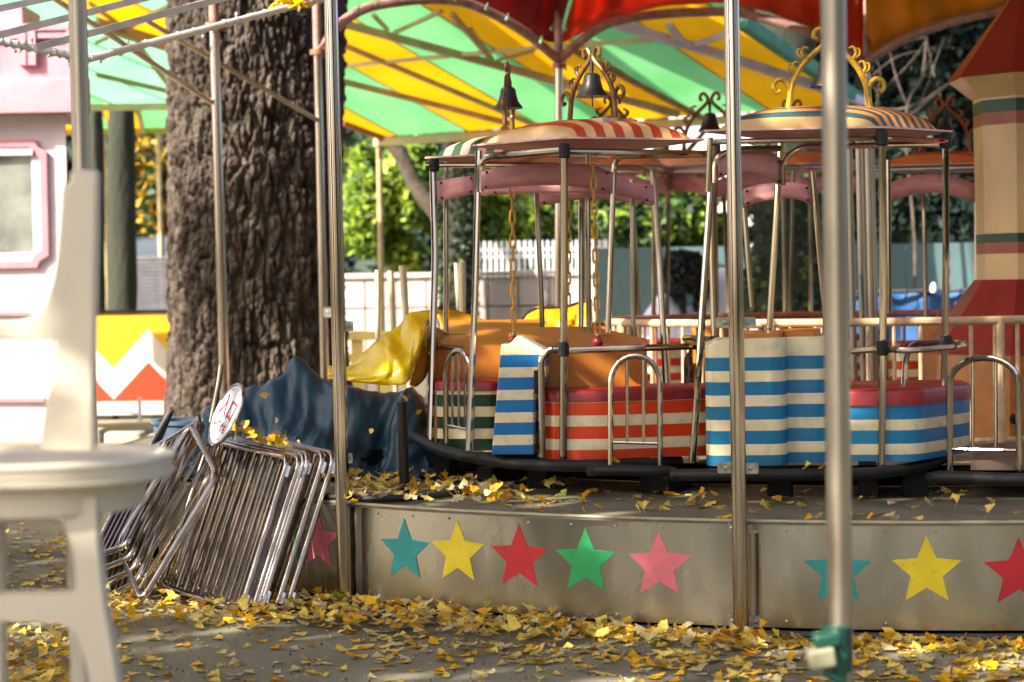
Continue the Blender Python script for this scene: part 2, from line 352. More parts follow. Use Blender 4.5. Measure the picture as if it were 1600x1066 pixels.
# near-black leaf clump standing in for foliage shadow on the hoarding
t = thing('shadow_clump', 'round near black clump with ragged ends, standing in for shadow on the grey green hoarding', 'shadow stand-in', (2.0, 22.0, 0))
mb = MB(); mb.tube([(2.0, 22.1, 0), (1.98, 22.1, .9), (1.98, 22.1, 1.45)], [.05, .04, .03], 8); mb.build('shadow_clump_stem', BK, t)
NB = mat('shadow_clump_leaves', hx('1c201f'), .8, 0, .4, 6)
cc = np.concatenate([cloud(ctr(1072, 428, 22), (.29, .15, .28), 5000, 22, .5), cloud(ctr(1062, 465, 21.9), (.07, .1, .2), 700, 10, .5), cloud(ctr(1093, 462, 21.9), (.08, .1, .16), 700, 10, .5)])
quads('shadow_clump_foliage', cc, .04, NB, t)
# walls, hoardings, buildings
def wallbox(name, label, cat, x0, x1, Y, z0, z1, m, th=.15, parent=None, seams=None, seamm=None):
    mb = MB(); mb.box(((x0 + x1) / 2, Y + th / 2, (z0 + z1) / 2), (x1 - x0, th, z1 - z0))
    t = thing(name, label, cat, ((x0 + x1) / 2, Y, 0)); return t, mb
X = lambda px, Y: (px - 800) / FPX * Y
WAL = mat('pale_rendered_wall', hx('b8aca4'), .85, 0, .2, 1.5, bump=.3, bs=30, dirt=.2)
t, mb = wallbox('park_wall', 'long pale rendered boundary wall with block joints behind the gondolas', 'wall', X(380, 24), X(955, 24), 24, 0, 1.5, WAL)
bw = (X(955, 24) - X(380, 24)) / 12
first = None
for k in range(12):
    for r_ in range(4):
        if first is None:
            b2 = MB(); b2.box((0, 0, 0), (bw - .02, .06, .355)); first = b2.build('block', WAL, t, local=True); me = first.data; oo = first
        else: oo = first.copy(); C.objects.link(oo)
        oo.location = Vector((X(380, 24) + bw * (k + .5), 23.98, .185 + .375 * r_)) - Vector(t.location)
mb = MB(); mb.box(((X(380, 24) + X(955, 24)) / 2, 24.08, .75), (X(955, 24) - X(380, 24), .13, 1.48)); mb.build('core', WAL, t)
mb = MB(); mb.box(((X(380, 24) + X(955, 24)) / 2, 24.03, 1.53), (X(955, 24) - X(380, 24), .24, .06)); mb.build('coping', WAL, t)
WP = mat('white_picket_paint', hx('d6d8d8'), .5, 0, .15, 4)
t = thing('picket_fence', 'white slatted fence on top of the pale boundary wall', 'fence', (X(830, 25), 25, 0))
zb = P(800, 425, 25).z; z1 = P(800, 384, 25).z
mb = MB()
for zz in (zb, (zb + z1) / 2 + .03, z1 - .05): mb.box((X(850, 25), 25.03, zz), (X(950, 25) - X(745, 25), .03, .05))
mb.build('rail', WP, t); first = None; k = 0
for px in range(750, 950, 9):
    if first is None: b2 = MB(); b2.box((0, 0, 0), (.034, .025, z1 - zb + .12)); first = b2.build('slat', WP, t, smooth=False, local=True); oo = first
    else: oo = first.copy(); C.objects.link(oo)
    oo.location = Vector((X(px, 25), 25, (zb + z1) / 2)) - Vector(t.location)
for px in (748, 948): b2 = MB(); b2.box((X(px, 25), 25.02, (z1 + .05) / 2), (.06, .06, z1 + .05)); b2.build('post', WP, t)
HOA = mat('grey_green_hoarding', hx('566f70'), .6, 0, .25, .8, dirt=.1)
t = thing('hoarding', 'tall grey green sheet hoarding behind the ride, left half ends at the pale wall', 'fence', (3.4, 22.5, 0))
pw = (X(1660, 22.5) - X(930, 22.5)) / 6; zt = P(1200, 384, 22.5).z
for k in range(6):
    b2 = MB(); b2.box((X(930, 22.5) + pw * (k + .5), 22.5 + .01 * (k % 2), zt / 2), (pw - .012, .03, zt)); b2.build('sheet', HOA, t, smooth=False)
BTP = mat('blue_awning_sheet', hx('28507e'), .45, 0, .25, 3, bump=.3, bs=6)
t = thing('blue_sheet_fence', 'blue plastic sheet tied along a steel pipe behind the brown guard rail', 'tarpaulin', (X(1440, 18), 18, 0))
rows = []; zt = P(1440, 457, 18).z
for i in range(14):
    rows.append([(X(1300 + j * 11, 18), 18 + .05 * noise.noise(Vector((j * .35, i * .3, 1))) + .03 * math.sin(j * .8), zt * (1 - i / 13) + (.012 * math.sin(j * 1.1) if i == 0 else 0)) for j in range(34)])
mb = MB(); mb.grid(rows); mb.build('sheet', BTP, t, solid=.008)
mb = MB(); mb.tube([(X(1290, 18), 17.95, zt + .015), (X(1680, 18), 17.95, zt + .015)], .018, 8); mb.build('pipe', CHD, t)
for px in (1300, 1500, 1670): mb = MB(); mb.tube([(X(px, 18), 18.03, 0), (X(px, 18), 18.03, zt)], .02, 8); mb.build('post', CHD, t)
for px in (1417, 1500, 1580):
    mb = MB(); mb.tube([(X(px, 18), 17.93, zt + .03), (X(px - 3, 18), 17.9, zt - .02), (X(px - 5, 18), 17.93, zt - .06)], .008, 6); mb.build('tie', BLK, t)
mb = MB(); mb.lathe([(.0, -.05), (.03, -.03), (.034, .02), (.012, .06), (.0, .065)], (X(1456, 18), 17.9, zt + .03), 10); tag(mb.build('glass_jar', WP), 'small white bottle perched on the pipe above the blue sheet', 'bottle')
PBX = mat('pale_pink_cladding', hx('d8b8ac'), .6, 0, .15, 3)
t = thing('pink_booth', 'low pale pink booth behind the blue striped gondola', 'booth', (X(1190, 17), 17, 0))
mb = MB(); mb.box((X(1195, 17), 17.3, .5), (X(1290, 17) - X(1105, 17), .6, 1.0)); mb.build('body', PBX, t)
mb = MB(); mb.box((X(1195, 17), 17.3, 1.03), (X(1300, 17) - X(1095, 17), .7, .05)); mb.build('top', RED, t)
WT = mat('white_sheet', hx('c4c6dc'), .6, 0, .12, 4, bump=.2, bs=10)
t = thing('white_sheet_heap', 'pale lilac white sheet draped over equipment below the shadow clump', 'tarpaulin', (X(1070, 22.25), 22.25, 0))
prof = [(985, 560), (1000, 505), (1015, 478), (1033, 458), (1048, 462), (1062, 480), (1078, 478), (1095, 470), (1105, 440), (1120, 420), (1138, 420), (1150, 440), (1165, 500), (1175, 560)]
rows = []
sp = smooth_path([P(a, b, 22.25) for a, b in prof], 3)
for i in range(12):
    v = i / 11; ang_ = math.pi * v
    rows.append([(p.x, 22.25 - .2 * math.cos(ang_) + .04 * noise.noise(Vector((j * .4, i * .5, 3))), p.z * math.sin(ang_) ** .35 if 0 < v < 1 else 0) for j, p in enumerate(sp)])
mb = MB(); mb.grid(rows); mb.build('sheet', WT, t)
t = thing('white_building', 'sunlit white building showing in gaps between the dark leaves', 'building', (2.9, 33, 0))
WB = mat('white_render', hx('dcd6d0'), .8, 0, .1, 1); GLS = mat('dark_window_glass', (.04, .05, .06), .1, 0, .2, 3)
mb = MB(); mb.box((X(1075, 33), 34.5, 2.6), (3.0, 3, 5.2)); mb.build('wall', WB, t)
mb = MB(); mb.box((X(1075, 33), 34.4, 5.28), (3.3, 3.4, .16)); mb.build('roof', mat('grey_roof', hx('7d7c7c'), .7), t)
for px in (985, 1075, 1165):
    mb = MB(); mb.box((X(px, 33), 32.98, 3.0), (.62, .06, .8)); f_ = mb.build('window', WP, t, smooth=False)
    mb = MB(); mb.box((X(px, 33), 32.94, 3.0), (.5, .03, .68)); mb.build('pane', GLS, f_, smooth=False)
SHM = mat('grey_shutter', hx('6b6a70'), .5, .3, .2, 6)
t = thing('roller_shutter_shed', 'grey roller shutter with fine ribs beyond the zigzag barrier', 'shed', (X(230, 27), 27, 0))
zt = P(230, 370, 27).z; mb = MB(); mb.box((X(235, 27), 27.4, zt / 2), (X(330, 27) - X(140, 27), .8, zt)); mb.build('wall', mat('blue_grey_cladding', hx('4c5764'), .6), t)
zt2 = P(230, 402, 27).z; first = None; k = 0; zz = .03
while zz < zt2:
    if first is None: b2 = MB(); b2.tube([(-.45, 0, 0), (.45, 0, 0)], .028, 6); first = b2.build('slat', SHM, t, local=True); oo = first
    else: oo = first.copy(); C.objects.link(oo)
    oo.location = Vector((X(228, 27), 26.98, zz)) - Vector(t.location); zz += .055
# yellow/white low fence
PYL = mat('pale_yellow_fence_paint', hx('d8c070'), .5, 0, .2, 5)
t = thing('low_yellow_fence', 'low pale yellow fence left of the cream standing pipes', 'fence', (X(575, 20), 20, 0))
z1 = P(575, 517, 20).z
for px in (558, 600, 640): mb = MB(); mb.box((X(px, 20), 20, z1 / 2), (.12, .06, z1)); mb.build('post', PYL, t)
for zz in (z1 - .05, z1 - .28): mb = MB(); mb.box((X(600, 20), 19.95, zz), (.75, .03, .09)); mb.build('rail', PYL, t)
# ------------------------------------------------------------------ zigzag barrier board
ZY = mat('zigzag_yellow', hx('e0ac1e'), .45, 0, .12, 3); ZW = mat('zigzag_white', hx('cfc6ba'), .5, 0, .12, 3, dirt=.2); ZO = mat('zigzag_orange', hx('c63a1e'), .45, 0, .12, 3)
t = thing('zigzag_barrier', 'long board painted with yellow, white and orange zigzags left of the big tree', 'barrier', (X(200, 20.5), 20.5, 0))
Yz = 20.5
a = P(205, 490, Yz); b = P(205, 648, Yz); zt_, zb_ = a.z, b.z
W = X(230, Yz) - X(175, Yz)   # half a zigzag
def zz_strip(lo, hi, m, nm, yy):
    mb = MB()
    for k in range(-9, 5):
        x0 = X(176, Yz) + k * W; x1 = x0 + W
        u0 = (k % 2)
        l0, l1 = lo(u0), lo(1 - u0); h0, h1 = hi(u0), hi(1 - u0)
        vs = [(x0, yy, l0), (x1, yy, l1), (x1, yy, h1), (x0, yy, h0), (x0, yy + .03, l0), (x1, yy + .03, l1), (x1, yy + .03, h1), (x0, yy + .03, h0)]
        mb.add(vs, [(0, 1, 2, 3), (5, 4, 7, 6), (3, 2, 6, 7), (1, 0, 4, 5)])
    return mb.build(nm, m, t, smooth=False)
H_ = zt_ - zb_
zz_strip(lambda u: zb_, lambda u: zb_ + .13 * H_, ZW, 'kick_board', Yz)
zz_strip(lambda u: zb_ + .13 * H_, lambda u: zb_ + (.155 if u == 0 else .52) * H_, ZO, 'orange_zigzag', Yz)
zz_strip(lambda u: zb_ + (.155 if u == 0 else .52) * H_, lambda u: zb_ + (.46 if u == 0 else .84) * H_, ZW, 'white_zigzag', Yz)
zz_strip(lambda u: zb_ + (.46 if u == 0 else .84) * H_, lambda u: zt_, ZY, 'yellow_zigzag', Yz)
mb = MB(); mb.box(((X(176, Yz) - 2.5 * W), Yz + .02, zt_ + .02), (14 * W, .08, .035)); mb.build('cap_rail', DRK, t)
for k in range(-6, 5, 2):
    mb = MB(); mb.box((X(176, Yz) + k * W, Yz + .07, zt_ / 2), (.06, .06, zt_)); mb.build('post', DRK, t)
mb = MB(); q = P(218, 620, 19.9); mb.bar((q.x, 19.9, 0), (q.x, 19.9, q.z), .035, .035); mb.bar((q.x - .12, 19.9, .12), (q.x + .1, 20.0, .05), .02, .02); tag(mb.build('white_stake', WP), 'short white stake in front of the zigzag barrier', 'stake')
# kerb of pale stones at tree foot
STN = mat('pale_kerb_stone', hx('8f8a82'), .85, 0, .2, 5, bump=.4, bs=25, dirt=.2)
t = thing('stone_kerb', 'low pale stone edging left of the big tree foot', 'kerb', (X(220, 17.3), 17.3, 0))
first = None
for k in range(3):
    b2 = MB(); wd = .3 + .05 * math.sin(k * 2.1); hgt = .10 + .03 * math.cos(k * 1.7)
    pl = rpoly([(-wd / 2, -.12), (wd / 2, -.12), (wd / 2, .12), (-wd / 2, .12)], .04, 3)
    b2.prism([(p[0] + X(150, 17.3) + k * .345 - .1, p[1] + 17.3) for p in pl], 0, hgt, inset=.02); b2.build('stone', STN, t)
# ------------------------------------------------------------------ big tree
def bark_tree():
    Yt = 16.6; c = Vector((X(401, Yt), Yt, 0)); t = thing('big_ginkgo_tree', 'massive old ginkgo trunk with deep furrowed bark left of centre', 'tree', c)
    NA, NZ = 560, 520; H = 6.0; vs = np.zeros((NZ, NA, 3)); 
    for i in range(NZ):
        z = (i / (NZ - 1)) * H
        if z > 3.6: pass
        r0 = .795 * (1 + .10 * math.exp(-z * 2.2)) - .012 * z
        lean = .015 * z
        for j in range(NA):
            a = 2 * math.pi * j / NA; ca, sa = math.cos(a), math.sin(a)
            q = Vector((ca * 2.6, sa * 2.6, z * .55))
            big = noise.noise(q) * .05 + noise.noise(Vector((ca * 1.2 + 7, sa * 1.2, z * .3))) * .06
            wob = noise.noise(Vector((ca * 3, sa * 3, z * 1.1)))
            d1 = noise.voronoi(Vector((ca * 10 + .8 * wob, sa * 10 + .5 * wob, z * 3.2 + .6 * wob)))[0]; e1 = d1[1] - d1[0]
            d2 = noise.voronoi(Vector((ca * 22 + 5, sa * 22 + .8 * wob, z * 11.0)))[0]; e2 = d2[1] - d2[0]
            s3 = noise.noise(Vector((ca * 40, sa * 40, z * 18)))
            ridge = -.05 * math.exp(-(e1 / .16) ** 2) - .024 * math.exp(-(e2 / .13) ** 2) + s3 * .016 + .03 * (d1[0] < .35) * (.35 - d1[0]) + (noise.noise(Vector((ca * 18, sa * 18, z * 6))) * .02)
            r = r0 + big + ridge
            vs[i, j] = (c.x + lean + ca * r, c.y + sa * r, z)
    f = []
    for i in range(NZ - 1):
        for j in range(NA):
            k = (j + 1) % NA; f.append((i * NA + j, i * NA + k, (i + 1) * NA + k, (i + 1) * NA + j))
    mb = MB(); mb.v = [Vector(v) for v in vs.reshape(-1, 3)]; mb.f = f; mb.mi = [0] * len(f)
    BKM = mat('furrowed_ginkgo_bark', hx('5a5047'), .92, 0, .5, 11, bump=1.0, bs=34, col2=hx('231c17'), spec=.15, stretch=(1, 1, .35))
    mb.build('trunk', BKM, t, ang=180)
    mb = MB()
    for k in range(9):
        a = k * 2.4; q = Vector((c.x + .1, c.y, 5.0 + .1 * k)); e = q + Vector((math.cos(a) * 2.6, math.sin(a) * 2.2, 3.2)); mb.tube(smooth_path([q, q.lerp(e, .5) + Vector((0, 0, -.3)), e], 4), [.28 - .022 * i for i in range(9)], 8)
    mb.tube([(c.x + .09, c.y, 5.9), (c.x + .1, c.y, 10), (c.x, c.y, 15.5)], [.62, .4, .1], 14); mb.build('limb', BKM, t)
    quads('crown', cloud((c.x, c.y, 15), (3.0, 2.8, 2.4), 4000, 30, .34), .16, [FY, FY, FG], t)
bark_tree()
# ------------------------------------------------------------------ unseen trees, added to shade the ride, ground and big trunk
SHD = mat('shade_tree_leaves', hx('a8902c'), .6, 0, .5, 2.2, transl=.22, col2=hx('6f7a2c'))
SHC = [((-5.6, 4.4, 0), (-4.3, 4.3, 6.0), (2.4, 2.1, 1.3)), ((-3.9, 9.6, 0), (-1.4, 8.0, 6.6), (2.3, 2.1, 1.2)), ((-7.4, 12.4, 0), (-6.45, 13.0, 5.7), (1.25, 1.2, 1.3)), ((-11, 9.5, 0), (-4.8, 6.2, 8.6), (2.4, 2.2, 1.5)), ((-6.4, 1.0, 0), (-6.6, .6, 6.3), (3.0, 3.4, 1.9)), ((-8.6, 5.6, 0), (-7.6, 5.0, 5.9), (2.7, 2.2, 1.7)), ((-2.8, -3.6, 0), (-3.2, -3.2, 6.1), (3.2, 2.6, 1.9)), ((-4.6, -1.5, 0), (-2.9, .2, 7.6), (3.2, 3.2, 1.6)), ((-9.8, -1.6, 0), (-10.2, -1.6, 7.5), (3., 3.2, 2.2))]
for i, (b, c, r_) in enumerate(SHC):
    t = thing('shade_tree', ['unseen ginkgo tree added close left of the ride', 'unseen ginkgo tree added left of the tarpaulin', 'unseen ginkgo tree added beside the kiosk to shade the big trunk', 'unseen leaning ginkgo tree added high over the barriers', 'unseen ginkgo tree added left behind the camera', 'unseen ginkgo tree added at far left beside the kiosk path', 'ginkgo tree right behind the camera', 'tall ginkgo tree over the plastic chair', 'ginkgo tree farthest left behind the camera'][i] + ', unseen, added for shade', 'tree', b)
    mb = MB(); trunk(mb, b, (c[0], c[1], c[2]), .24, .1, 12); mb.build('trunk', BK, t)
    quads('crown', cloud(c, r_, 170 if i == 2 else 520 if i == 0 else 620 if i == 4 else 800 if i == 5 else 1500, 12 if i == 2 else 36, .33), .24, [SHD, SHD, FG], t)
# unseen trees added round the square to darken reflections in the metal
for i, (bx_, by_) in enumerate(((-15, -8), (-13, -2), (5.2, -10), (8, -8), (12, -2), (12.5, 5), (-13.5, 5))):
    t = thing('reflection_tree', 'unseen added tree number %s round the square' % ['one', 'two', 'three', 'four', 'five', 'six', 'seven'][i], 'tree', (bx_, by_, 0)); t['label'] = ['unseen bushy tree added far behind the camera to the left', 'unseen bushy tree added far left beyond the kiosk path', 'unseen bushy tree added behind the camera to the right', 'unseen bushy tree added behind right corner', 'unseen bushy tree added right of the square', 'unseen bushy tree added right beyond the ride', 'unseen bushy tree added at the far left edge of the square'][i]
    mb = MB(); trunk(mb, (bx_, by_, 0), (bx_, by_, 4), .22, .1, 10); mb.build('trunk', BK, t)
    quads('crown', np.concatenate([cloud((bx_, by_, 4.6), (2.9, 2.3, 4.2), 6000, 40, .36), cloud((bx_, by_, 1.2), (2.2, 1.6, 1.0), 900, 12, .5)]), .24, [FG, FD, FY], t)
# ------------------------------------------------------------------ pink kiosk
KP = mat('kiosk_pink_paint', hx('a57c86'), .6, 0, .15, 4, dirt=.12); KW = mat('kiosk_white_paint', hx('bcb0b8'), .55, 0, .1, 3, dirt=.1)
KPM = mat('kiosk_pink_moulding', hx('a8747e'), .5, 0, .12, 5)
Yk = 17.6; t = thing('pink_kiosk', 'white and pink ticket kiosk with moulded window at the left edge', 'kiosk', (X(-120, Yk), Yk, 0))
xr = P(108, 430, Yk).x; zw = P(50, 180, Yk).z
mb = MB(); mb.prism([(xr - 2.2, Yk), (xr, Yk), (xr - .35, Yk + .9), (xr - 2.2, Yk + .9)], 0, zw); mb.build('wall', KW, t, smooth=False)
ze = P(60, 128, Yk).z; xe = P(151, 150, Yk).x
mb = MB(); pl = rpoly([(xe - 2.7, Yk - .25), (xe, Yk - .25), (xe - .4, Yk + 1.1), (xe - 2.7, Yk + 1.1)], .05, 4); mb.prism(pl, zw + .002, ze, inset=.02); mb.build('eave', KP, t)
zp = P(60, 36, Yk).z; xp = P(112, 90, Yk).x
mb = MB(); mb.prism([(xp - 2.2, Yk), (xp, Yk), (xp - .35, Yk + .95), (xp - 2.2, Yk + .95)], ze + .001, zp - .145); mb.prism([(xp - 2.2, Yk - .05), (xp + .03, Yk - .05), (xp - .35, Yk + 1.0), (xp - 2.2, Yk + 1.0)], zp - .144, zp - .055); mb.build('parapet', KP, t, smooth=False)
mb = MB(); mb.box((P(0, 20, Yk).x - .6, Yk + .6, zp + .06), (P(47, 20, Yk).x - P(0, 20, Yk).x + 1.2, .7, .3)); mb.build('roof_box', KP, t)
for px0 in (-120, -30, 45):
    x0 = P(px0 + 13, 80, Yk).x; x1 = P(px0 + 13 + 48, 80, Yk).x; zc0 = P(40, 103, Yk).z; zc1 = P(40, 48, Yk).z
    for (xx, ww) in ((x0 - .035, .07), (x1 + .035, .07)):
        mb = MB(); mb.box((xx, Yk - .03, (zc0 + zc1) / 2), (ww, .07, zc1 - zc0)); mb.build('rib', KP, t)
mb = MB(); mb.box((xp - 1.12, Yk - .03, P(40, 44, Yk).z), (2.24, .08, .06)); mb.build('rib', KP, t)
mb = MB(); mb.box((xr - .045, Yk - .012, zw / 2), (.09, .03, zw - .01)); mb.build('corner_board', KW, t)
# moulded window surround with notched corners
def notch(x0, x1, z0, z1, n): return [(x0 + n, z0), (x1 - n, z0), (x1 - n * .75, z0 + n * .55), (x1, z0 + n), (x1, z1 - n), (x1 - n * .75, z1 - n * .55), (x1 - n, z1), (x0 + n, z1), (x0 + n * .75, z1 - n * .55), (x0, z1 - n), (x0, z0 + n), (x0 + n * .75, z0 + n * .55)]
def frame2(o_, i_, y0, y1):
    mb = MB(); n = len(o_); vs = [(p[0], y0, p[1]) for p in o_] + [(p[0], y0, p[1]) for p in i_] + [(p[0], y1, p[1]) for p in o_] + [(p[0], y1, p[1]) for p in i_]
    fs = []
    for k in range(n):
        j = (k + 1) % n; fs += [(k, j, n + j, n + k), (k, 2 * n + k, 2 * n + j, j), (n + k, n + j, 3 * n + j, 3 * n + k)]
    return mb.add(vs, fs)
A_ = P(76, 418, Yk - .05); B_ = P(76, 218, Yk - .05); xl = A_.x - 1.15
L0 = notch(xl, A_.x, A_.z, B_.z, .11); L1 = notch(xl + .06, A_.x - .06, A_.z + .06, B_.z - .06, .1); L2 = notch(xl + .14, A_.x - .14, A_.z + .14, B_.z - .14, .02)
wdw = frame2(L0, L1, Yk - .05, Yk); wdw = wdw.build('window', KPM, t, smooth=False)
frame2(L1, L2, Yk - .03, Yk).build('frame', KW, wdw, smooth=False)
mb = MB(); mb.box(((xl + A_.x) / 2, Yk - .004, (A_.z + B_.z) / 2), (A_.x - xl - .26, .006, B_.z - A_.z - .26)); mb.build('pane', mat('kiosk_glass', (.16, .17, .15), .08, 0, .5, 3, spec=.9), wdw, smooth=False)
mb = MB(); mb.box(((xl + A_.x) / 2 - .02, Yk - .045, B_.z - .115), (A_.x - xl - .2, .05, .05)); mb.build('blind_box', KW, wdw)
for pa, pb in (((-400, 490), (88, 490)), ((-400, 625), (70, 625))):
    q0 = P(*pa, Yk - .02); q1 = P(*pb, Yk - .02); mb = MB(); mb.bar(q0, q1, .05, .035); mb.build('ledge', KPM, t)
# ------------------------------------------------------------------ striped awnings behind
def translucent_fabric(name, col, c2=None): return mat(name, col, .55, 0, .2, 1.3, transl=.72, col2=c2, bump=.15, bs=3, dirt=.08)
AY = translucent_fabric('yellow_awning_cloth', hx('eaae10'), hx('d89c0c')); AG = translucent_fabric('green_awning_cloth', hx('7cc080'), hx('5eae66')); AM = translucent_fabric('mint_awning_cloth', hx('8ed0a4'), hx('7cc494'))
APT = mat('awning_frame_paint', hx('a3926c'), .5, 0, .3, 5); APL = mat('lilac_awning_frame_paint', hx('a9a6c4'), .5, 0, .2, 5); APG = mat('cream_awning_beam', hx('c3b48a'), .5, 0, .2, 5)
def plane3(p, q, r_):
    n = (q - p).cross(r_ - p).normalized(); return p, n
def onplane(pl, px, py):
    d = fw * FPX + rt * (px - 800) - up * (py - 533); return CP + d * ((pl[0] - CP).dot(pl[1]) / d.dot(pl[1]))
A0 = P(590, 212, 22); B0 = P(1352, 164, 20.2); UPV = (B0 - A0).cross(Vector((0, 0, 1))).normalized()
if UPV.y < 0: UPV = -UPV
Cc = A0 - UPV * 5 + Vector((0, 0, 2.0)); PL1 = plane3(A0, B0, Cc)
def clip(poly, p, n):
    out = []
    for i in range(len(poly)):
        a = poly[i]; b = poly[(i + 1) % len(poly)]; da = (a - p).dot(n); db = (b - p).dot(n)
        if da >= 0: out.append(a)
        if (da >= 0) != (db >= 0): out.append(a + (b - a) * (da / (da - db)))
    return out
def striped_awning(t, pl, outline, s0, s1, s2, ncol, period_split=.5, mats=None, th=.01):
    # s0-s1 a stripe edge in the picture, s2 a point on the next edge
    a = onplane(pl, *s0); b = onplane(pl, *s1); c = onplane(pl, *s2); d = (b - a).normalized(); n = pl[1].cross(d).normalized()
    wv = (c - a).dot(n); 
    if wv < 0: n = -n; wv = -wv
    poly0 = [onplane(pl, *q) if len(q) == 2 else Vector(q) for q in outline]
    for k in range(-14, 14):
        lo = a + n * (wv * k); hi = a + n * (wv * (k + 1))
        q = clip(clip(poly0, lo, n), hi, -n)
        if len(q) < 3: continue
        mb = MB(); m_ = len(q); off = pl[1] * th * (1 if pl[1].z > 0 else -1)
        # sagging strip: subdivide along d
        ts = [(v - a).dot(d) for v in q]; t0, t1 = min(ts), max(ts); ns = max(2, int((t1 - t0) / .35))
        cen_prev = None
        mb.add(q, [tuple(range(m_))])
        mb.build('cloth_stripe', mats[k % len(mats)], t, smooth=False)
        ed = [v for v in q if abs((v - lo).dot(n)) < 1e-3]
        if len(ed) >= 2: mb = MB(); mb.bar(ed[0] - Vector((0, 0, .012)), ed[-1] - Vector((0, 0, .012)), .022, .004, upv=pl[1]); mb.build('seam', mats[k % len(mats)], t, smooth=False)
t = thing('striped_awning', 'big yellow and green striped awning sloping above the gondolas', 'awning', (A0.x, A0.y, 0))
striped_awning(t, PL1, [(590, 214), (1352, 163), (1161, 34), (1090, -80), (470, -120), (440, 120), (536, 188)], (656, 87), (788, 163), (764, 69), 4, mats=[AG, AY])
def rail_on(pl, pts, wd, m, nm, t, drop=.06, th=None):
    q = [onplane(pl, *p) - Vector((0, 0, drop)) for p in pts]; mb = MB()
    for a, b in zip(q[:-1], q[1:]): mb.bar(a, b, wd, th or wd)
    return mb.build(nm, m, t, smooth=False)
for pts, wd, m in (([(470, 10), (1060, 170)], .075, APT), ([(500, 46), (842, 190)], .05, APT), ([(500, 110), (700, 160), (800, 186)], .06, APT), ([(500, 98), (830, 66), (1060, 50)], .04, APG),
                   ([(583, 14), (606, 38)], .035, APT), ([(690, 8), (616, 42)], .035, APT), ([(706, 12), (768, 84)], .045, APT), ([(776, 86), (835, 70)], .03, APT), ([(735, 35), (770, 85)], .03, APT),
                   ([(960, 28), (1135, 79), (1348, 150)], .085, APL), ([(1045, 30), (1070, 60)], .06, APL), ([(1082, 62), (1135, 43)], .05, APL), ([(900, 72), (1096, 175)], .05, BRN), ([(900, 60), (1060, 52)], .04, APG)):
    rail_on(PL1, pts, wd, m, 'rafter', t)
rail_on(PL1, [(586, 216), (1356, 166)], .09, APG, 'edge_beam', t, .05)
rail_on(PL1, [(1161, 32), (1352, 160)], .12, mat('teal_flap_cloth', hx('5e9a86'), .6, transl=.4), 'edge_flap', t, .02)
rail_on(PL1, [(536, 190), (600, 214)], .06, BRN, 'edge_beam', t, .02)
q = onplane(PL1, 592, 216); mb = MB(); mb.tube([(q.x, q.y, 0), (q.x, q.y, q.z - .05)], .035, 10); mb.build('post', APT, t)
q = onplane(PL1, 1352, 166); mb = MB(); mb.tube([(q.x, q.y, 0), (q.x, q.y, q.z - .05)], .035, 10); mb.build('post', APG, t)
# left pale awning and a lower one behind
A1 = P(150, 163, 21.5); B1 = P(262, 161, 21.5); PL2 = plane3(A1, B1, A1 + Vector((0, -4, 1.3)))
t = thing('mint_awning', 'pale mint green awning panel between the kiosk and the big tree', 'awning', (A1.x, A1.y, 0))
striped_awning(t, PL2, [(-140, 166), (330, 160), (330, -60), (-140, -60)], (140, 20), (260, 72), (140, 65), 4, mats=[AM, AM, AM, AG, AY, AG, AY, AM, AM, AY])
for pts, wd, m in (([(150, 108), (262, 134)], .05, APT), ([(215, 60), (262, 122)], .045, APT), ([(150, 28), (262, 62)], .11, APT), ([(150, 58), (260, 5)], .035, APT), ([(140, -5), (200, 40)], .035, APT), ([(200, 30), (262, 0)], .03, APG)): rail_on(PL2, pts, wd, m, 'rafter', t)
rail_on(PL2, [(-140, 168), (330, 162)], .07, APG, 'edge_beam', t, .03)
for px in (161, 247):
    q = P(px, 204, 27); mb = MB(); mb.tube([(q.x, q.y, 0), (q.x, q.y, q.z)], .035 if px < 200 else .03, 10); tag(mb.build('awning_post', CRM), 'cream awning post %s' % ('left of the mossy trunk' if px < 200 else 'right of the mossy trunk, beside the big tree'), 'post')
A2 = P(150, 204, 27); B2 = P(262, 200, 27); PL3 = plane3(A2, B2, A2 + Vector((0, -3, .8)))
t = thing('low_striped_awning', 'lower green and yellow awning strip beyond the mint one', 'awning', (A2.x, A2.y, 0))
striped_awning(t, PL3, [(-140, 206), (330, 199), (330, 150), (-140, 150)], (210, 168), (222, 200), (262, 168), 2, mats=[AG, AY])
rail_on(PL3, [(-140, 207), (330, 200)], .08, mat('yellow_edge_beam', hx('c0a040'), .5), 'edge_beam', t, .03)
rail_on(PL3, [(216, 165), (224, 200)], .06, APG, 'rafter', t)
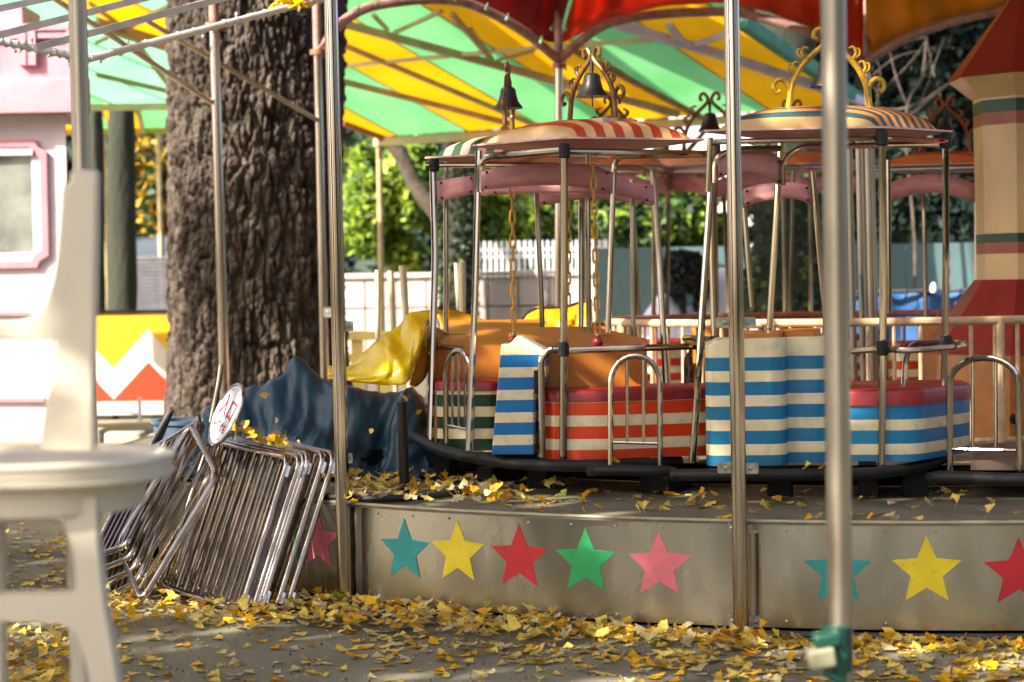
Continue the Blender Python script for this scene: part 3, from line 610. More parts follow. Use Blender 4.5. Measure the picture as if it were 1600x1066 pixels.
# ------------------------------------------------------------------ ride platform
CX, CY = 2.1, 11.4; RP = 4.38; ZP = .435
def ring_pt(a, r, z): return Vector((CX + r * math.sin(a), CY - r * math.cos(a), z))       # a from the camera side, positive to the right
def hit_cyl(px, py, r):
    d = fw * FPX + rt * (px - 800) - up * (py - 533); ox, oy = CP.x - CX, CP.y - CY
    A = d.x ** 2 + d.y ** 2; B = 2 * (ox * d.x + oy * d.y); Cq = ox * ox + oy * oy - r * r
    s = (-B - math.sqrt(max(0, B * B - 4 * A * Cq))) / (2 * A); p = CP + d * s
    return math.atan2(p.x - CX, -(p.y - CY)), p.z
plat = thing('ride_platform', 'round ride platform clad in steel panels with coloured stars', 'ride platform', (CX, CY, 0))
APR = mat('worn_checker_deck', hx('6a6452'), .65, .05, .35, 6, dirt=.3)
nt = APR.node_tree
def add_plate(m, sc_=62):
    nt = m.node_tree; N = nt.nodes; L = nt.links; g_ = N.new('ShaderNodeNewGeometry'); mp = N.new('ShaderNodeMapping'); mp.inputs['Rotation'].default_value = (0, 0, .78); mp.inputs['Scale'].default_value = (sc_, sc_, sc_)
    L.new(g_.outputs['Position'], mp.inputs[0]); ck = N.new('ShaderNodeTexChecker'); ck.inputs['Scale'].default_value = 1.; L.new(mp.outputs[0], ck.inputs['Vector'])
    bp = N.new('ShaderNodeBump'); bp.inputs['Strength'].default_value = .6; bp.inputs['Distance'].default_value = .004; L.new(ck.outputs['Fac'], bp.inputs['Height']); L.new(bp.outputs[0], N['Principled BSDF'].inputs['Normal'])
add_plate(APR, 95)
NSEG = 160
mb = MB(); rows = []
for (r_, z_) in ((4.41, ZP - .012), (4.41, ZP), (3.05, ZP), (3.05, ZP - .05)): rows.append([ring_pt(2 * math.pi * i / NSEG, r_, z_) for i in range(NSEG + 1)])
mb.grid(rows); mb.build('deck', APR, plat, ang=30)
mb = MB(); mb.tube([ring_pt(2 * math.pi * i / NSEG, 4.408, ZP + .002) for i in range(NSEG)], .006, 6, True); mb.build('deck_edge', mat('worn_edge_trim', hx('b0a68c'), .5, .4), plat)
posts_front = []
for px, py in ((537, 950), (1157, 1000)):
    a, _ = hit_cyl(px, py, 4.455); posts_front.append(a)
aL, aR = posts_front; step = aR - aL
pang = [aL + step * k for k in range(-2, 3)]
STC = {'teal': hx('1f8a88'), 'yellow': hx('d6c01c'), 'red': hx('b81c26'), 'green': hx('1f9a55'), 'pink': hx('d8707c')}
STM = {k: mat('star_' + k, v, .5, 0, .2, 7, dirt=.9) for k, v in STC.items()}
stars = {-1: [(497, 850, 'pink'), (452, 845, 'green'), (418, 840, 'red')], 0: [(632, 865, 'teal'), (715, 868, 'yellow'), (811, 876, 'red'), (915, 882, 'green'), (1030, 888, 'pink')], 1: [(1309, 898, 'teal'), (1448, 897, 'yellow'), (1592, 900, 'red'), (1735, 900, 'green'), (1880, 898, 'pink')]}
SKZ0 = .028
k0 = 0; nb = 24; pan = {}
def panel(a0, a1, label=None):
    mb = MB(); rows = []
    ns = 24
    for (r_, z_) in ((RP - .02, ZP - .015), (RP, ZP - .015), (RP, SKZ0 + .006), (RP - .02, SKZ0 + .006)): rows.append([ring_pt(a0 + (a1 - a0) * i / ns, r_, z_) for i in range(ns + 1)])
    mb.grid(rows); o = mb.build('skirt_panel', SKM, plat, ang=30)
    return o
nsec = int(round((2 * math.pi) / step))
for k in range(-3, nsec - 3):
    a0 = aL + step * k + .018; a1 = aL + step * (k + 1) - .006
    if k in (0, 1): a0 = hit_cyl(566 if k == 0 else 1190, 870, RP)[0]
    if k in (0,): a1 = hit_cyl(1146, 870, RP)[0]
    if k == -1: a1 = hit_cyl(548, 870, RP)[0]
    if k > nsec - 4: a1 = min(a1, aL + 2 * math.pi + step * -3)
    o = panel(a0, a1)
    # bolts
    for j in range(9):
        for zz in (ZP - .035, SKZ0 + .03):
            if zz < .2 and j % 2: continue
            a = a0 + (a1 - a0) * (j + .5) / 9; c = ring_pt(a, RP + .001, zz)
            if k in (-1, 0, 1): mb = MB(); mb.lathe([(.006, 0), (.005, .003), (.002, .004)], c, 8, axis=(c - Vector((CX, CY, zz))).normalized()); mb.build('bolt', BLT, o)
    for (px, py, col) in stars.get(k, []):
        a, z = hit_cyl(px, py - 4, RP + .003); mb = MB(); pts = []
        for q in range(10):
            rr = .133 if q % 2 == 0 else .060; th = math.pi / 2 + q * math.pi / 5
            pts.append((rr * math.cos(th), rr * math.sin(th)))
        vs = [ring_pt(a, RP + .003, z)] + [ring_pt(a + p[0] / RP, RP + .003, z + p[1]) for p in pts] + [ring_pt(a + p[0] / RP, RP + .0005, z + p[1]) for p in pts]
        fs = [(0, 1 + (q + 1) % 10, 1 + q) for q in range(10)] + [(1 + q, 1 + (q + 1) % 10, 11 + (q + 1) % 10, 11 + q) for q in range(10)]
        mb.add(vs, fs); s_ = mb.build('star', STM[col], o, smooth=False); s_['label'] = '%s painted star' % col
    # dark joint strip between panels
    if k in (0, 1):
        b0 = hit_cyl(548 if k == 0 else 1166, 870, RP - .03)[0]
        mb = MB(); rows = [[ring_pt(b0 + (a0 - b0) * i / 4, RP - .012 - .01 * (i % 2), z_) for i in range(5)] for z_ in (ZP - .02, SKZ0)]; mb.grid(rows); mb.build('joint_strip', CHD, plat)
# kick ring under the panels
mb = MB(); mb.grid([[ring_pt(2 * math.pi * i / NSEG, r_, z_) for i in range(NSEG + 1)] for (r_, z_) in ((4.30, .3), (4.30, .0))]); mb.build('kick_ring', DRK, plat)
mb = MB(); mb.tube([ring_pt(2 * math.pi * i / NSEG, 4.40, .012) for i in range(NSEG)], .014, 8, True); mb.build('ground_ring', mat('dirty_floor_rail', hx('3c3a36'), .6, .3, dirt=.4), plat)
# inner deck drum and spokes
mb = MB(); mb.grid([[ring_pt(2 * math.pi * i / NSEG, r_, z_) for i in range(NSEG + 1)] for (r_, z_) in ((2.35, .12), (2.35, .40), (0.05, .40))]); mb.build('centre_deck', APR, plat, ang=30)
# ------------------------------------------------------------------ shelter: poles, arches, valance
shel = thing('ride_shelter', 'arched canopy frame of chrome poles round the ride, with red, orange and amber cloth', 'ride canopy', (CX, CY, 0))
def pole_line(top, bot, Y, r, z0=0., z1=None, nseg=2):
    a = P(top[0], top[1], Y); b = P(bot[0], bot[1], Y)
    d = (a - b) / (a.z - b.z)
    lo = b + d * (z0 - b.z); hi = b + d * ((z1 if z1 is not None else a.z) - b.z); return lo, hi
def flange(mb, c, r): mb.lathe([(r * .9, -.02), (r * 1.9, -.018), (r * 1.9, .0), (r * 1.9, .018), (r * .9, .02)], c, 20)
for (tp, bt, a, r_) in (((517, 0), (539, 950), aL, .029), ((1143, 0), (1158, 1000), aR, .0285)):
    Y = ring_pt(a, 4.455, 0).y
    lo, hi = pole_line(tp, bt, Y, r_, 0, 3.1); mb = MB(); mb.tube([lo, lo.lerp(hi, .3), hi], r_, 20); pl = mb.build('pole', CH, shel)
    mb = MB(); flange(mb, hi, r_); mb.build('flange', PPI, pl)
    mb = MB(); lo2 = hi; mb.tube([hi, hi + (hi - lo) * .35], r_ * 1.15, 14); mb.build('upper_pole', PPI, pl)
def bracket(cx_, cy_, Y, w_, h_, t_, nm='bracket', m=BLT, dx=.5):
    c = P(cx_, cy_, Y); wd = w_ / FPX * Y; hh = h_ / FPX * Y; mb = MB()
    pr = rpoly([(-wd / 2, -hh / 2), (wd / 2, -hh / 2), (wd / 2, hh / 2), (-wd / 2, hh / 2)], hh * .2, 3); n = len(pr)
    vs = [(c.x + p[0], c.y - .004, c.z + p[1]) for p in pr] + [(c.x + p[0], c.y + .004, c.z + p[1]) for p in pr]
    mb.add(vs, [tuple(range(n)), tuple(n + i for i in range(n))[::-1]] + [(i, n + i, n + (i + 1) % n, (i + 1) % n) for i in range(n)])
    mb.lathe([(.009, 0), (.009, .006), (.005, .009)], c + Vector((0, -.004, 0)), 8, axis=Vector((0, -1, 0)))
    return mb.build(nm, m, t_, smooth=False)
Yr = ring_pt(aR, 4.455, 0).y + .01; Yl = ring_pt(aL, 4.455, 0).y + .01
for (x_, y_) in ((1132, 504), (1168, 504), (1134, 731), (1172, 732)): bracket(x_, y_, Yr, 26, 17, shel)
for (x_, y_, w_) in ((1144, 825, 14), (1179, 824, 22), (1144, 970, 14), (1181, 971, 22)): bracket(x_, y_, Yr + .05, w_, 18, shel)
for (x_, y_) in ((545, 510), (544, 716)): bracket(x_, y_, Yl, 14, 16, shel)
for (x_, y_) in ((556, 797), (556, 930)): bracket(x_, y_, Yl + .12, 20, 18, shel)
far = [((333, -20), (352, 640), 12.97, .033, 40), ((494, -20), (507, 560), 14.05, .030, 82), ((874, -20), (872, 500), 15.5, .031, 103), ((1352, -20), (1362, 480), 15.8, .028, 108)]
fl = []
for (tp, bt, Y, r_, yf) in far:
    lo, hi = pole_line(tp, bt, Y, r_, 0.0, P(tp[0], yf, Y).z); mb = MB(); mb.tube([lo, lo.lerp(hi, .5), hi], r_, 18); pl = mb.build('pole', CH, shel); fl.append(hi)
    mb = MB(); flange(mb, hi, r_); mb.lathe([(.008, -.04), (.008, .04)], hi + Vector((r_ * 1.7, -.01, 0)), 6); mb.build('flange', BRN, pl)
    mb = MB(); mb.tube([hi, hi + Vector((-.01, 0, 1.6))], r_ * 1.05, 14); mb.build('upper_pole', PPI, pl)
bracket(512, 488, 13.9, 14, 16, shel)
def arch(pts, r_=.038, m=PPI, nm='arch'):
    mb = MB(); mb.tube(smooth_path([P(*q) for q in pts], 5), r_, 10); return mb.build(nm, m, shel)
arch([(497, 78, 14.05), (515, 56, 14.1), (529, 40, 14.2), (569, 14, 14.4), (632, 2, 14.6), (694, 0, 14.8), (743, 10, 15), (812, 45, 15.25), (873, 94, 15.5)])
arch([(873, 94, 15.5), (934, 45, 15.6), (985, 29, 15.7), (1050, 21, 15.8), (1133, 19, 15.85), (1189, 28, 15.85), (1276, 56, 15.8), (1352, 100, 15.8)])
arch([(1352, 98, 15.8), (1400, 68, 15.6), (1449, 47, 15.4), (1519, 26, 15.1), (1600, 14, 14.8), (1700, 22, 14.3), (1790, 60, 13.8)])
# fairy lights clipped on the arches
mb = MB()
for (px, py, Y) in ((560, 15, 14.3), (590, 6, 14.4), (632, -2, 14.5), (661, -3, 14.6), (712, 0, 14.8), (760, 14, 15), (792, 30, 15.1), (845, 66, 15.3), (862, 45, 15.4), (883, 46, 15.4)):
    c = P(px, py, Y - .05); mb.lathe([(.0, -.018), (.014, -.01), (.016, .006), (.006, .02)], c, 8); mb.tube([c, c + Vector((.01, .03, .05))], .004, 4)
mb.build('fairy_light', mat('frosted_bulb', hx('6f8f7a'), .3), shel)
def cloth_mat(n, c): return mat(n, c, .6, 0, .35, 2.5, transl=.5, bump=.4, bs=2.5, stretch=(1, 1, .3), dirt=.2)
CRD = cloth_mat('red_canopy_cloth', hx('96151f')); CRO = cloth_mat('orange_canopy_cloth', hx('dc4c16')); CRA = cloth_mat('amber_canopy_cloth', hx('e09a14'))
def cloth(pts, m, lab):
    low = smooth_path([P(*q) for q in pts], 6); rows = []
    for i in range(9):
        v = i / 8; row = []
        for j, p in enumerate(low):
            topz = 4.05; z = p.z + (topz - p.z) * v; d = Vector((CX - p.x, CY - p.y, 0)).normalized()
            fold = .03 * math.sin(j * .9 + 2 * v) * (1 - v * .5) + .03 * noise.noise(Vector((j * .3, v * 3, 2)))
            row.append(Vector((p.x, p.y, z)) + d * (v * .55 + fold))
        rows.append(row)
    mb = MB(); mb.grid(rows); o = mb.build('cloth_panel', m, shel, solid=.006); o['label'] = lab
cloth([(690, -4, 15.2), (745, 12, 15.3), (800, 38, 15.45), (850, 62, 15.6), (872, 67, 15.65)], CRD, 'deep red cloth')
cloth([(876, 68, 15.65), (905, 54, 15.7), (940, 37, 15.8), (986, 21, 15.85), (1050, 8, 15.95), (1130, 6, 15.95), (1189, 17, 15.95), (1240, 33, 15.9), (1290, 54, 15.9), (1350, 88, 15.9)], CRO, 'orange red cloth')
cloth([(1354, 92, 15.9), (1400, 64, 15.7), (1449, 43, 15.5), (1519, 22, 15.2), (1600, 10, 14.9), (1700, 18, 14.4), (1790, 56, 13.9)], CRA, 'amber cloth')
# cone roof above (in segments, with a gap over the front as the cloth is rolled back)
GORE = [mat('heavy_red_gore', hx('7e2428'), .7, transl=.25), mat('heavy_orange_gore', hx('a8622a'), .7, transl=.25), mat('heavy_amber_gore', hx('a8842a'), .7, transl=.25)]
for k in range(12):
    a0 = k * math.pi / 6 + .26; a1 = a0 + math.pi / 6; mb = MB(); rows = []
    for i in range(6):
        v = i / 5; r_ = 3.95 * (1 - v) + .05; z_ = 4.06 + 1.5 * v - .25 * math.sin(v * math.pi); rows.append([ring_pt(a0 + (a1 - a0) * j / 6, r_, z_ - .1 * math.sin(j / 6 * math.pi) * (1 - v)) for j in range(7)])
    mb.grid(rows); mb.build('roof_gore', GORE[k % 3], shel)
# centre mast: cluster of steel poles
mast = thing('centre_mast', 'cluster of upright steel poles at the hub of the ride, behind the blue gondola', 'pole cluster', (CX, CY, 0))
for (px, Y, r_) in ((1336, 11.5, .022), (1351, 11.3, .018), (1357, 11.6, .018), (1366, 11.4, .02), (1372, 11.7, .016)):
    q = P(px, 430, Y); mb = MB(); mb.tube([(q.x - .01, Y, .40), (q.x - .03, Y, 2.2)], r_, 12); mb.build('pole', CHD, mast)
mb = MB(); mb.tube([P(1345, 430, 11.2), P(1349, 480, 11.2), P(1350, 560, 11.2)], .006, 6); mb.build('cable', mat('teal_cable', hx('2c5a58'), .5), mast)
# ------------------------------------------------------------------ inner guard rail
gr = thing('guard_rail', 'round rusty cream guard rail inside the ring of gondolas', 'railing', (CX, CY, .4))
RG = 1.53
for (r0_, r1_, m) in ((-math.pi * .5, math.pi * .5, RUS), (math.pi * .5, math.pi * 1.5, BRN)):
    mb = MB(); mb.tube([ring_pt(r0_ + (r1_ - r0_) * i / 50, RG, 1.12) for i in range(51)], .022, 10); mb.build('top_rail', m, gr)
    mb = MB(); mb.tube([ring_pt(r0_ + (r1_ - r0_) * i / 50, RG, .5) for i in range(51)], .015, 8); mb.build('bottom_rail', m, gr)
first = {}
for k in range(72):
    a = 2 * math.pi * k / 72; front = math.cos(a) > 0; key = front
    if key not in first: b2 = MB(); b2.tube([(0, 0, 0), (0, 0, .60)], .011, 7); first[key] = b2.build('baluster', RUS if front else BRN, gr, local=True); oo = first[key]
    else: oo = first[key].copy(); C.objects.link(oo)
    oo.location = ring_pt(a, RG, .51) - Vector(gr.location)
for k in range(8):
    a = 2 * math.pi * k / 8 + .28; mb = MB(); mb.tube([ring_pt(a, RG, .4), ring_pt(a, RG, 1.13)], .026, 10); mb.build('post', RUS if math.cos(a) > 0 else BRN, gr)
# ------------------------------------------------------------------ lighthouse
lt = Vector((3.02, 11.3, .4)); t = thing('lighthouse', 'cream lighthouse tower with green and brown bands and dark red roofs at the right edge', 'lighthouse', lt)
LC = mat('cream_tower_paint', hx('c9a878'), .35, 0, .25, 3, dirt=.5, coat=.15, stretch=(1, 1, .4)); LR = mat('dark_red_roof_paint', hx('7c1f1e'), .4, 0, .2, 5, dirt=.2); LG = mat('dark_green_band', hx('173a22'), .4); LB = mat('brown_band', hx('8a4a30'), .4)
def octo(r, n=8, rot=math.pi / 8): return [(lt.x + r * math.cos(rot + 2 * math.pi * i / n), lt.y + r * math.sin(rot + 2 * math.pi * i / n)) for i in range(n)]
def frust(r0, z0, r1, z1, m, nm, sharp=True):
    mb = MB(); a = octo(r0); b = octo(r1); n = len(a)
    mb.add([(p[0], p[1], z0) for p in a] + [(p[0], p[1], z1) for p in b], [tuple(range(n))[::-1], tuple(n + i for i in range(n))] + [(i, (i + 1) % n, n + (i + 1) % n, n + i) for i in range(n)]); return mb.build(nm, m, t, smooth=False)
zof = lambda py: P(1560, py, 11.0).z
def rof(px): return (lt.x - P(px, 300, 11.25).x) / math.cos(math.pi / 8)
tz = [(700, ), ]
frust(rof(1442), .402, rof(1452), zof(553), mat('brown_ochre_base', hx('9a5e1c'), .35, dirt=.4, coat=.2), 'base')
frust(rof(1450), zof(553) + .001, rof(1531), zof(437), LR, 'skirt_roof')
seg = [(437, 396, LC), (396, 378, LB), (378, 364, LG), (364, 192, LC), (192, 172, LB), (172, 152, LG), (152, 148, LC)]
for (ya, yb, m) in seg:
    ra = rof(1533) + (rof(1536) - rof(1533)) * 0; frust(rof(1535 - (437 - ya) * .012), zof(ya) + .001, rof(1535 - (437 - yb) * .012), zof(yb), m, 'tower_band')
frust(rof(1532), zof(148) + .001, rof(1497), zof(116), LC, 'cornice')
frust(rof(1494), zof(116) + .001, .03, zof(-30), LR, 'cap_roof')
mb = MB(); q = P(1585, 655, 10.6); mb.lathe([(.03, 0), (.03, .02), (.018, .03)], q, 10, axis=Vector((0, -1, 0))); mb.build('valve', DRK, t)
# ------------------------------------------------------------------ gondola kit
def scroll_arch(parent, c, axis, s, m, bellm=BEL, bell=True, dome_z=0):
    """arch in the vertical plane of axis, base centre c"""
    ax = Vector((axis[0], axis[1], 0)).normalized(); nrm = Vector((-ax.y, ax.x, 0)); U = lambda u, v, w_=0: Vector(c) + ax * (u * s) + Vector((0, 0, v * s)) + nrm * (w_ * s)
    mb = MB()
    for sg in (-1, 1):
        def sp(pts, r0, r1):
            p = smooth_path([U(sg * a, b) for a, b in pts], 5); mb.tube(p, [(r0 + (r1 - r0) * i / (len(p) - 1)) * s for i in range(len(p))], 8)
        sp([(.165, 0), (.158, .06), (.148, .12), (.118, .185), (.075, .235), (.03, .275), (.012, .30), (.016, .325), (.035, .345), (.055, .335), (.058, .312), (.045, .305)], .013, .009)
        sp([(.15, .085), (.162, .125), (.185, .148), (.21, .142), (.22, .118), (.208, .098), (.194, .104)], .011, .009)
        for (bx2, bz2, ang_) in ((.128, .165, 0), (.09, .222, 0)):
            sp([(bx2, bz2), (bx2 + .018, bz2 + .025), (bx2 + .008, bz2 + .05), (bx2 - .01, bz2 + .046)], .008, .005)
            sp([(bx2, bz2), (bx2 + .03, bz2 + .018), (bx2 + .032, bz2 + .04), (bx2 + .02, bz2 + .045)], .007, .004)
        mb.box(U(sg * .165, .004), (.075 * s, .03 * s, .012 * s), math.atan2(ax.y, ax.x))
        for e in (-.028, .028): mb.lathe([(.006 * s, 0), (.006 * s, .014 * s)], U(sg * .165 + e, .01), 6)
    ar = mb.build('bell_arch', m, parent)
    if bell:
        mb = MB(); mb.lathe([(a * s, b * s) for a, b in ((.075, 0), (.07, .012), (.052, .035), (.042, .07), (.038, .098), (.026, .108), (.008, .112), (.006, .14))], U(0, .118), 24)
        mb.tube([U(0, .24), U(0, .30)], .009 * s, 8); mb.tube([U(0, .125), U(0, .07)], .0035 * s, 5); mb.build('bell', bellm, ar)
def dome_roof(parent, q4, z, mats, h=.085, lip=.05, nu=24, nstripes=9, first=None):
    """q4 = L,N,R,F plan corners; stripes run parallel to L-N"""
    L_, N_, R_, F_ = [Vector((p[0], p[1])) for p in q4]; cen = (L_ + N_ + R_ + F_) / 4
    def pt(u, v): return (L_ * (1 - u) + N_ * u) * (1 - v) + (F_ * (1 - u) + R_ * u) * v
    rr_ = rpoly([tuple(N_), tuple(R_), tuple(F_), tuple(L_)], .05, 4)
    if sum((rr_[i][0] * rr_[(i + 1) % len(rr_)][1] - rr_[(i + 1) % len(rr_)][0] * rr_[i][1]) for i in range(len(rr_))) < 0: rr_ = rr_[::-1]
    mb = MB(); mb.prism(rr_, z, z + .008); rf = mb.build('roof', WHT, parent, smooth=False)
    mb = MB(); n = len(rr_); inner = [(cen.x + (p[0] - cen.x) * .55, cen.y + (p[1] - cen.y) * .55) for p in rr_]
    vs = [(cen.x + (p[0] - cen.x) * .985, cen.y + (p[1] - cen.y) * .985, z - .003) for p in rr_] + [(p[0], p[1], z + .004 - .03) for p in inner] 
    vs = vs + [(p[0], p[1], z - .003) for p in []]
    mb.add(vs, [(i, n + i, n + (i + 1) % n, (i + 1) % n) for i in range(n)] + [tuple(n + i for i in range(n))[::-1]]); mb.build('roof_lining', PNK, rf)
    def hgt(u, v):
        a = max(0, 1 - abs(2 * u - 1) ** 2.7) ** .42; b = max(0, 1 - abs(2 * v - 1) ** 2.7) ** .42; return h * a * b
    nv = nstripes * 4; e = .07; rows = []
    for j in range(nv + 1):
        v = e + (1 - 2 * e) * j / nv; rows.append([Vector((*pt(e + (1 - 2 * e) * i / nu, v), z + .009 + hgt(i / nu, j / nv))) for i in range(nu + 1)])
    mb = MB(); mb.grid(rows, mf=lambda i, j: (i // 4) % len(mats) if not first else (2 if i < 2 else 1 if i < 6 else ((i - 6) // 4) % 2)); mb.build('dome', mats + ([first] if first else []), rf, ang=60)
    return cen
def hoop(mb, pts, r=.014, rad=.06, n=10): mb.tube(round_path([P(*p) for p in pts], rad, 5), r, n)
def board(parent, top, bot, Y0, Y1, nm='valance_board', th=.012, m=PNK):
    t_ = smooth_path([Vector((a, b, 0)) for a, b in top], 5); b_ = smooth_path([Vector((a, b, 0)) for a, b in bot], 5); n = len(t_); rows = []
    for i in range(4):
        v = i / 3; rows.append([P(t_[j].x * (1 - v) + b_[j].x * v, t_[j].y * (1 - v) + b_[j].y * v, Y0 + (Y1 - Y0) * j / (n - 1) - .05 * math.sin(math.pi * j / (n - 1))) for j in range(n)])
    mb = MB(); mb.grid(rows); o = mb.build(nm, m, parent, solid=th)
    for j in (1, n - 2):
        for i in (0, 3):
            mb = MB(); p = rows[i][j] + Vector((0, -.012, -.012 if i == 0 else .012)); mb.lathe([(.006, 0), (.005, .008), (.0, .01)], p, 8, axis=Vector((0, -1, 0))); mb.build('bolt', BLK, o)
    return o
def chain(parent, p0, p1, link=.026, m=YCH, ball=True, wire=.0032, wd=.0085):
    p0 = Vector(p0); p1 = Vector(p1); L_ = (p1 - p0).length; n = int(L_ / (link * 1.5 * 1.0)); mb = MB(); D = (p1 - p0).normalized(); 
    for k in range(n):
        c = p0 + D * (L_ * (k + .5) / n); A = Vector((1, 0, 0)) if k % 2 == 0 else Vector((.15, 1, 0)).normalized(); A = (A - D * A.dot(D)).normalized(); hl = link * .92; pts = []
        for q in range(10):
            th = 2 * math.pi * q / 10; pts.append(c + A * (math.cos(th) * wd) + D * (math.copysign(hl - wd, math.sin(th)) * (0 if abs(math.sin(th)) < .1 else 1) + math.sin(th) * wd))
        mb.tube(pts, wire, 6, True)
    ch = mb.build('chain', m, parent)
    if ball:
        mb = MB(); pr = [(.0005, -.024)] + [(.024 * math.cos(a), .024 * math.sin(a)) for a in [R(x_) for x_ in range(-75, 76, 15)]] + [(.0005, .024)]
        mb.lathe(pr, p1 + Vector((0, 0, -.035)), 18); mb.build('ball', RBA, ch); mb = MB(); mb.lathe([(.009, -.008), (.011, 0), (.009, .008)], p1 + Vector((0, 0, -.006)), 12); mb.build('collar', CHD, ch)
def gate(parent, bl, br, top, Y0, Y1, nbar, ybar, r=.0125, rb=.008, sh=35):
    """bl, br foot pixels, top = pixel y of crown"""
    def Q(u, v): # u 0..1 across, v pixel y
        px = bl[0] + (br[0] - bl[0]) * u; return P(px, v, Y0 + (Y1 - Y0) * u)
    mb = MB(); pts = [Q(0, bl[1])] + [Q(.0 + .5 * (1 - math.cos(a)), top + sh - sh * math.sin(a) + 0) for a in [math.pi * i / 12 for i in range(13)]] + [Q(1, br[1])]
    mb.tube(pts, r, 10); g_ = mb.build('gate', CH, parent)
    mb = MB(); mb.tube([Q(0, ybar[0]), Q(1, ybar[1])], rb, 8); mb.build('rail', CH, g_)
    for k in range(nbar):
        u = (k + 1) / (nbar + 1); mb = MB(); mb.tube([Q(u, ybar[0] + (ybar[1] - ybar[0]) * u), Q(u, top + sh - sh * math.sin(math.acos(1 - 2 * u)))], rb, 8); mb.build('bar', CH, g_)
    return g_
def body(parent, pxs, z0, z1, m, nm='seat', rad=.05, cush=None, cm=RED, ztop=None, inset=.0):
    pl = rpoly([(P(px, 600, Y).x, Y) for px, Y in pxs], rad, 6)
    if sum((pl[i][0] * pl[(i + 1) % len(pl)][1] - pl[(i + 1) % len(pl)][0] * pl[i][1]) for i in range(len(pl))) < 0: pl = pl[::-1]
    mb = MB(); mb.prism(pl, z0, z1, ztop=ztop, inset=inset); o = mb.build(nm, m, parent, ang=40)
    if cush:
        cx_ = sum(p[0] for p in pl) / len(pl); cy_ = sum(p[1] for p in pl) / len(pl)
        big = [(cx_ + (p[0] - cx_) * 1.02, cy_ + (p[1] - cy_) * 1.03) for p in pl]
        mb = MB(); mb.prism(big, z1 + .002, z1 + cush, inset=.014); mb.build('cushion', cm, o, ang=70)
    return o
def bumper(parent, pts, r=.024): mb = MB(); mb.tube(smooth_path([P(*p) for p in pts], 5), r, 12); return mb.build('bumper', BLK, parent)
def posts(parent, lst, m=CH):
    for (pts, r_) in lst: mb = MB(); hoop(mb, pts, r_); mb.build('post', m, parent)
def clamp(parent, lst):
    for (px, py, Y) in lst:
        mb = MB(); mb.lathe([(.017, -.03), (.024, -.026), (.024, .026), (.017, .03)], P(px, py, Y), 10); mb.tube([P(px - 7, py, Y), P(px + 7, py, Y)], .019, 8); mb.build('clamp', BLK, parent)
CR = hx('d8cca6')
BLU = hx('0f6f9c'); 
# ---- gondola A (left, green stripes)
ZR = 1.94
gA = thing('gondola', 'green and white striped gondola behind the blue tarpaulin, leftmost on the ride', 'gondola', (.03, 9.05, ZP), 'gondolas of the roundabout')
gG = stripe_mat('green_cream_stripes', hx('123d22'), CR, .845, .1, .54)
cA = dome_roof(gA, [(.06, 9.42), (-.41, 8.92), (.0, 8.72), (.50, 9.1)], 1.93, [mat('roof_dark_green', hx('1d4526'), .35), mat('roof_blush', hx('c89880'), .35)], h=.1)
scroll_arch(gA, (P(795, 210, 9.05).x, 9.05, P(795, 206, 9.05).z), (.12, 1), .92, BRZ)
body(gA, [(680, 8.72), (775, 8.66), (800, 8.9), (800, 9.2), (690, 9.2)], .585, P(720, 611, 8.7).z, gG, 'seat', .05, .045)
body(gA, [(676, 8.95), (800, 8.9), (850, 9.2), (850, 9.75), (700, 9.75)], .6, 1.05, ORG, 'table', .03, ztop=lambda x_, y_: 1.055 + max(0, y_ - 8.9) * .13)
posts(gA, [([(676, 250, 8.92), (680, 400, 8.9), (672, 690, 8.8)], .0165), ([(697, 250, 9.3), (697, 520, 9.3)], .012), ([(838, 290, 9.4), (848, 520, 9.4)], .013), ([(908, 290, 9.35), (908, 520, 9.3)], .013), ([(665, 258, 8.92), (870, 258, 8.9)], .012),
           ([(676, 470, 8.92), (676, 540, 8.92), (745, 546, 8.95), (810, 545, 8.95)], .013)])
clamp(gA, [(678, 258, 8.9), (676, 538, 8.9)])
board(gA, [(684, 283), (712, 278), (742, 274)], [(686, 315), (712, 309), (742, 303)], 8.95, 8.85)
board(gA, [(742, 300), (850, 290), (940, 295), (1020, 318)], [(742, 306), (850, 303), (940, 311), (1020, 322)], 9.2, 9.3)
chain(gA, P(800, 292, 8.5), P(803, 520, 8.5), link=.0355, wd=.0115, wire=.0042)
gate(gA, (697, 702), (737, 704), 548, 8.6, 8.35, 3, (664, 672), .013, .007, 40)
bumper(gA, [(640, 680, 8.95), (680, 700, 8.6), (720, 712, 8.35), (770, 716, 8.25)], .025)
# ---- gondola B (front, red stripes + blue end panel)
gB = thing('gondola', 'front gondola with orange red and cream striped seat, blue striped end panel and hanging chains', 'gondola', (.33, 8.35, ZP), 'gondolas of the roundabout')
gR = stripe_mat('red_cream_stripes', hx('cc3c16'), CR, P(880, 629, 8.15).z, .1, .54)
gBl = stripe_mat('blue_cream_stripes', hx('0868a6'), CR, P(800, 554, 8.15).z, .0955, .55)
gBl2 = stripe_mat('teal_blue_cream_stripes', hx('0e6a90'), CR, P(1180, 557.5, 7.75).z, .0985, .55)
gBl3 = stripe_mat('blue_seat_stripes', hx('10719c'), CR, P(1380, 634, 7.75).z, .098, .56)
qB = [(P(731, 230, 8.36).x, 8.36), (P(883, 218, 8.0).x, 8.0), (P(1108, 220, 8.21).x, 8.21), (P(940, 234, 8.75).x, 8.75)]
dome_roof(gB, qB, ZR, [mat('roof_cream', hx('d2a872'), .3, coat=.2), mat('roof_red', hx('b04028'), .3, coat=.2)], h=.095, nstripes=13)
scroll_arch(gB, (P(926, 196, 8.35).x, 8.35, P(926, 191, 8.35).z), (.62, -.78), .93, BRZ)
mb = MB(); mb.box((P(926, 196, 8.35).x, 8.35, P(926, 194, 8.35).z), (.36, .2, .02), -.9); mb.build('arch_base', WHT, gB)
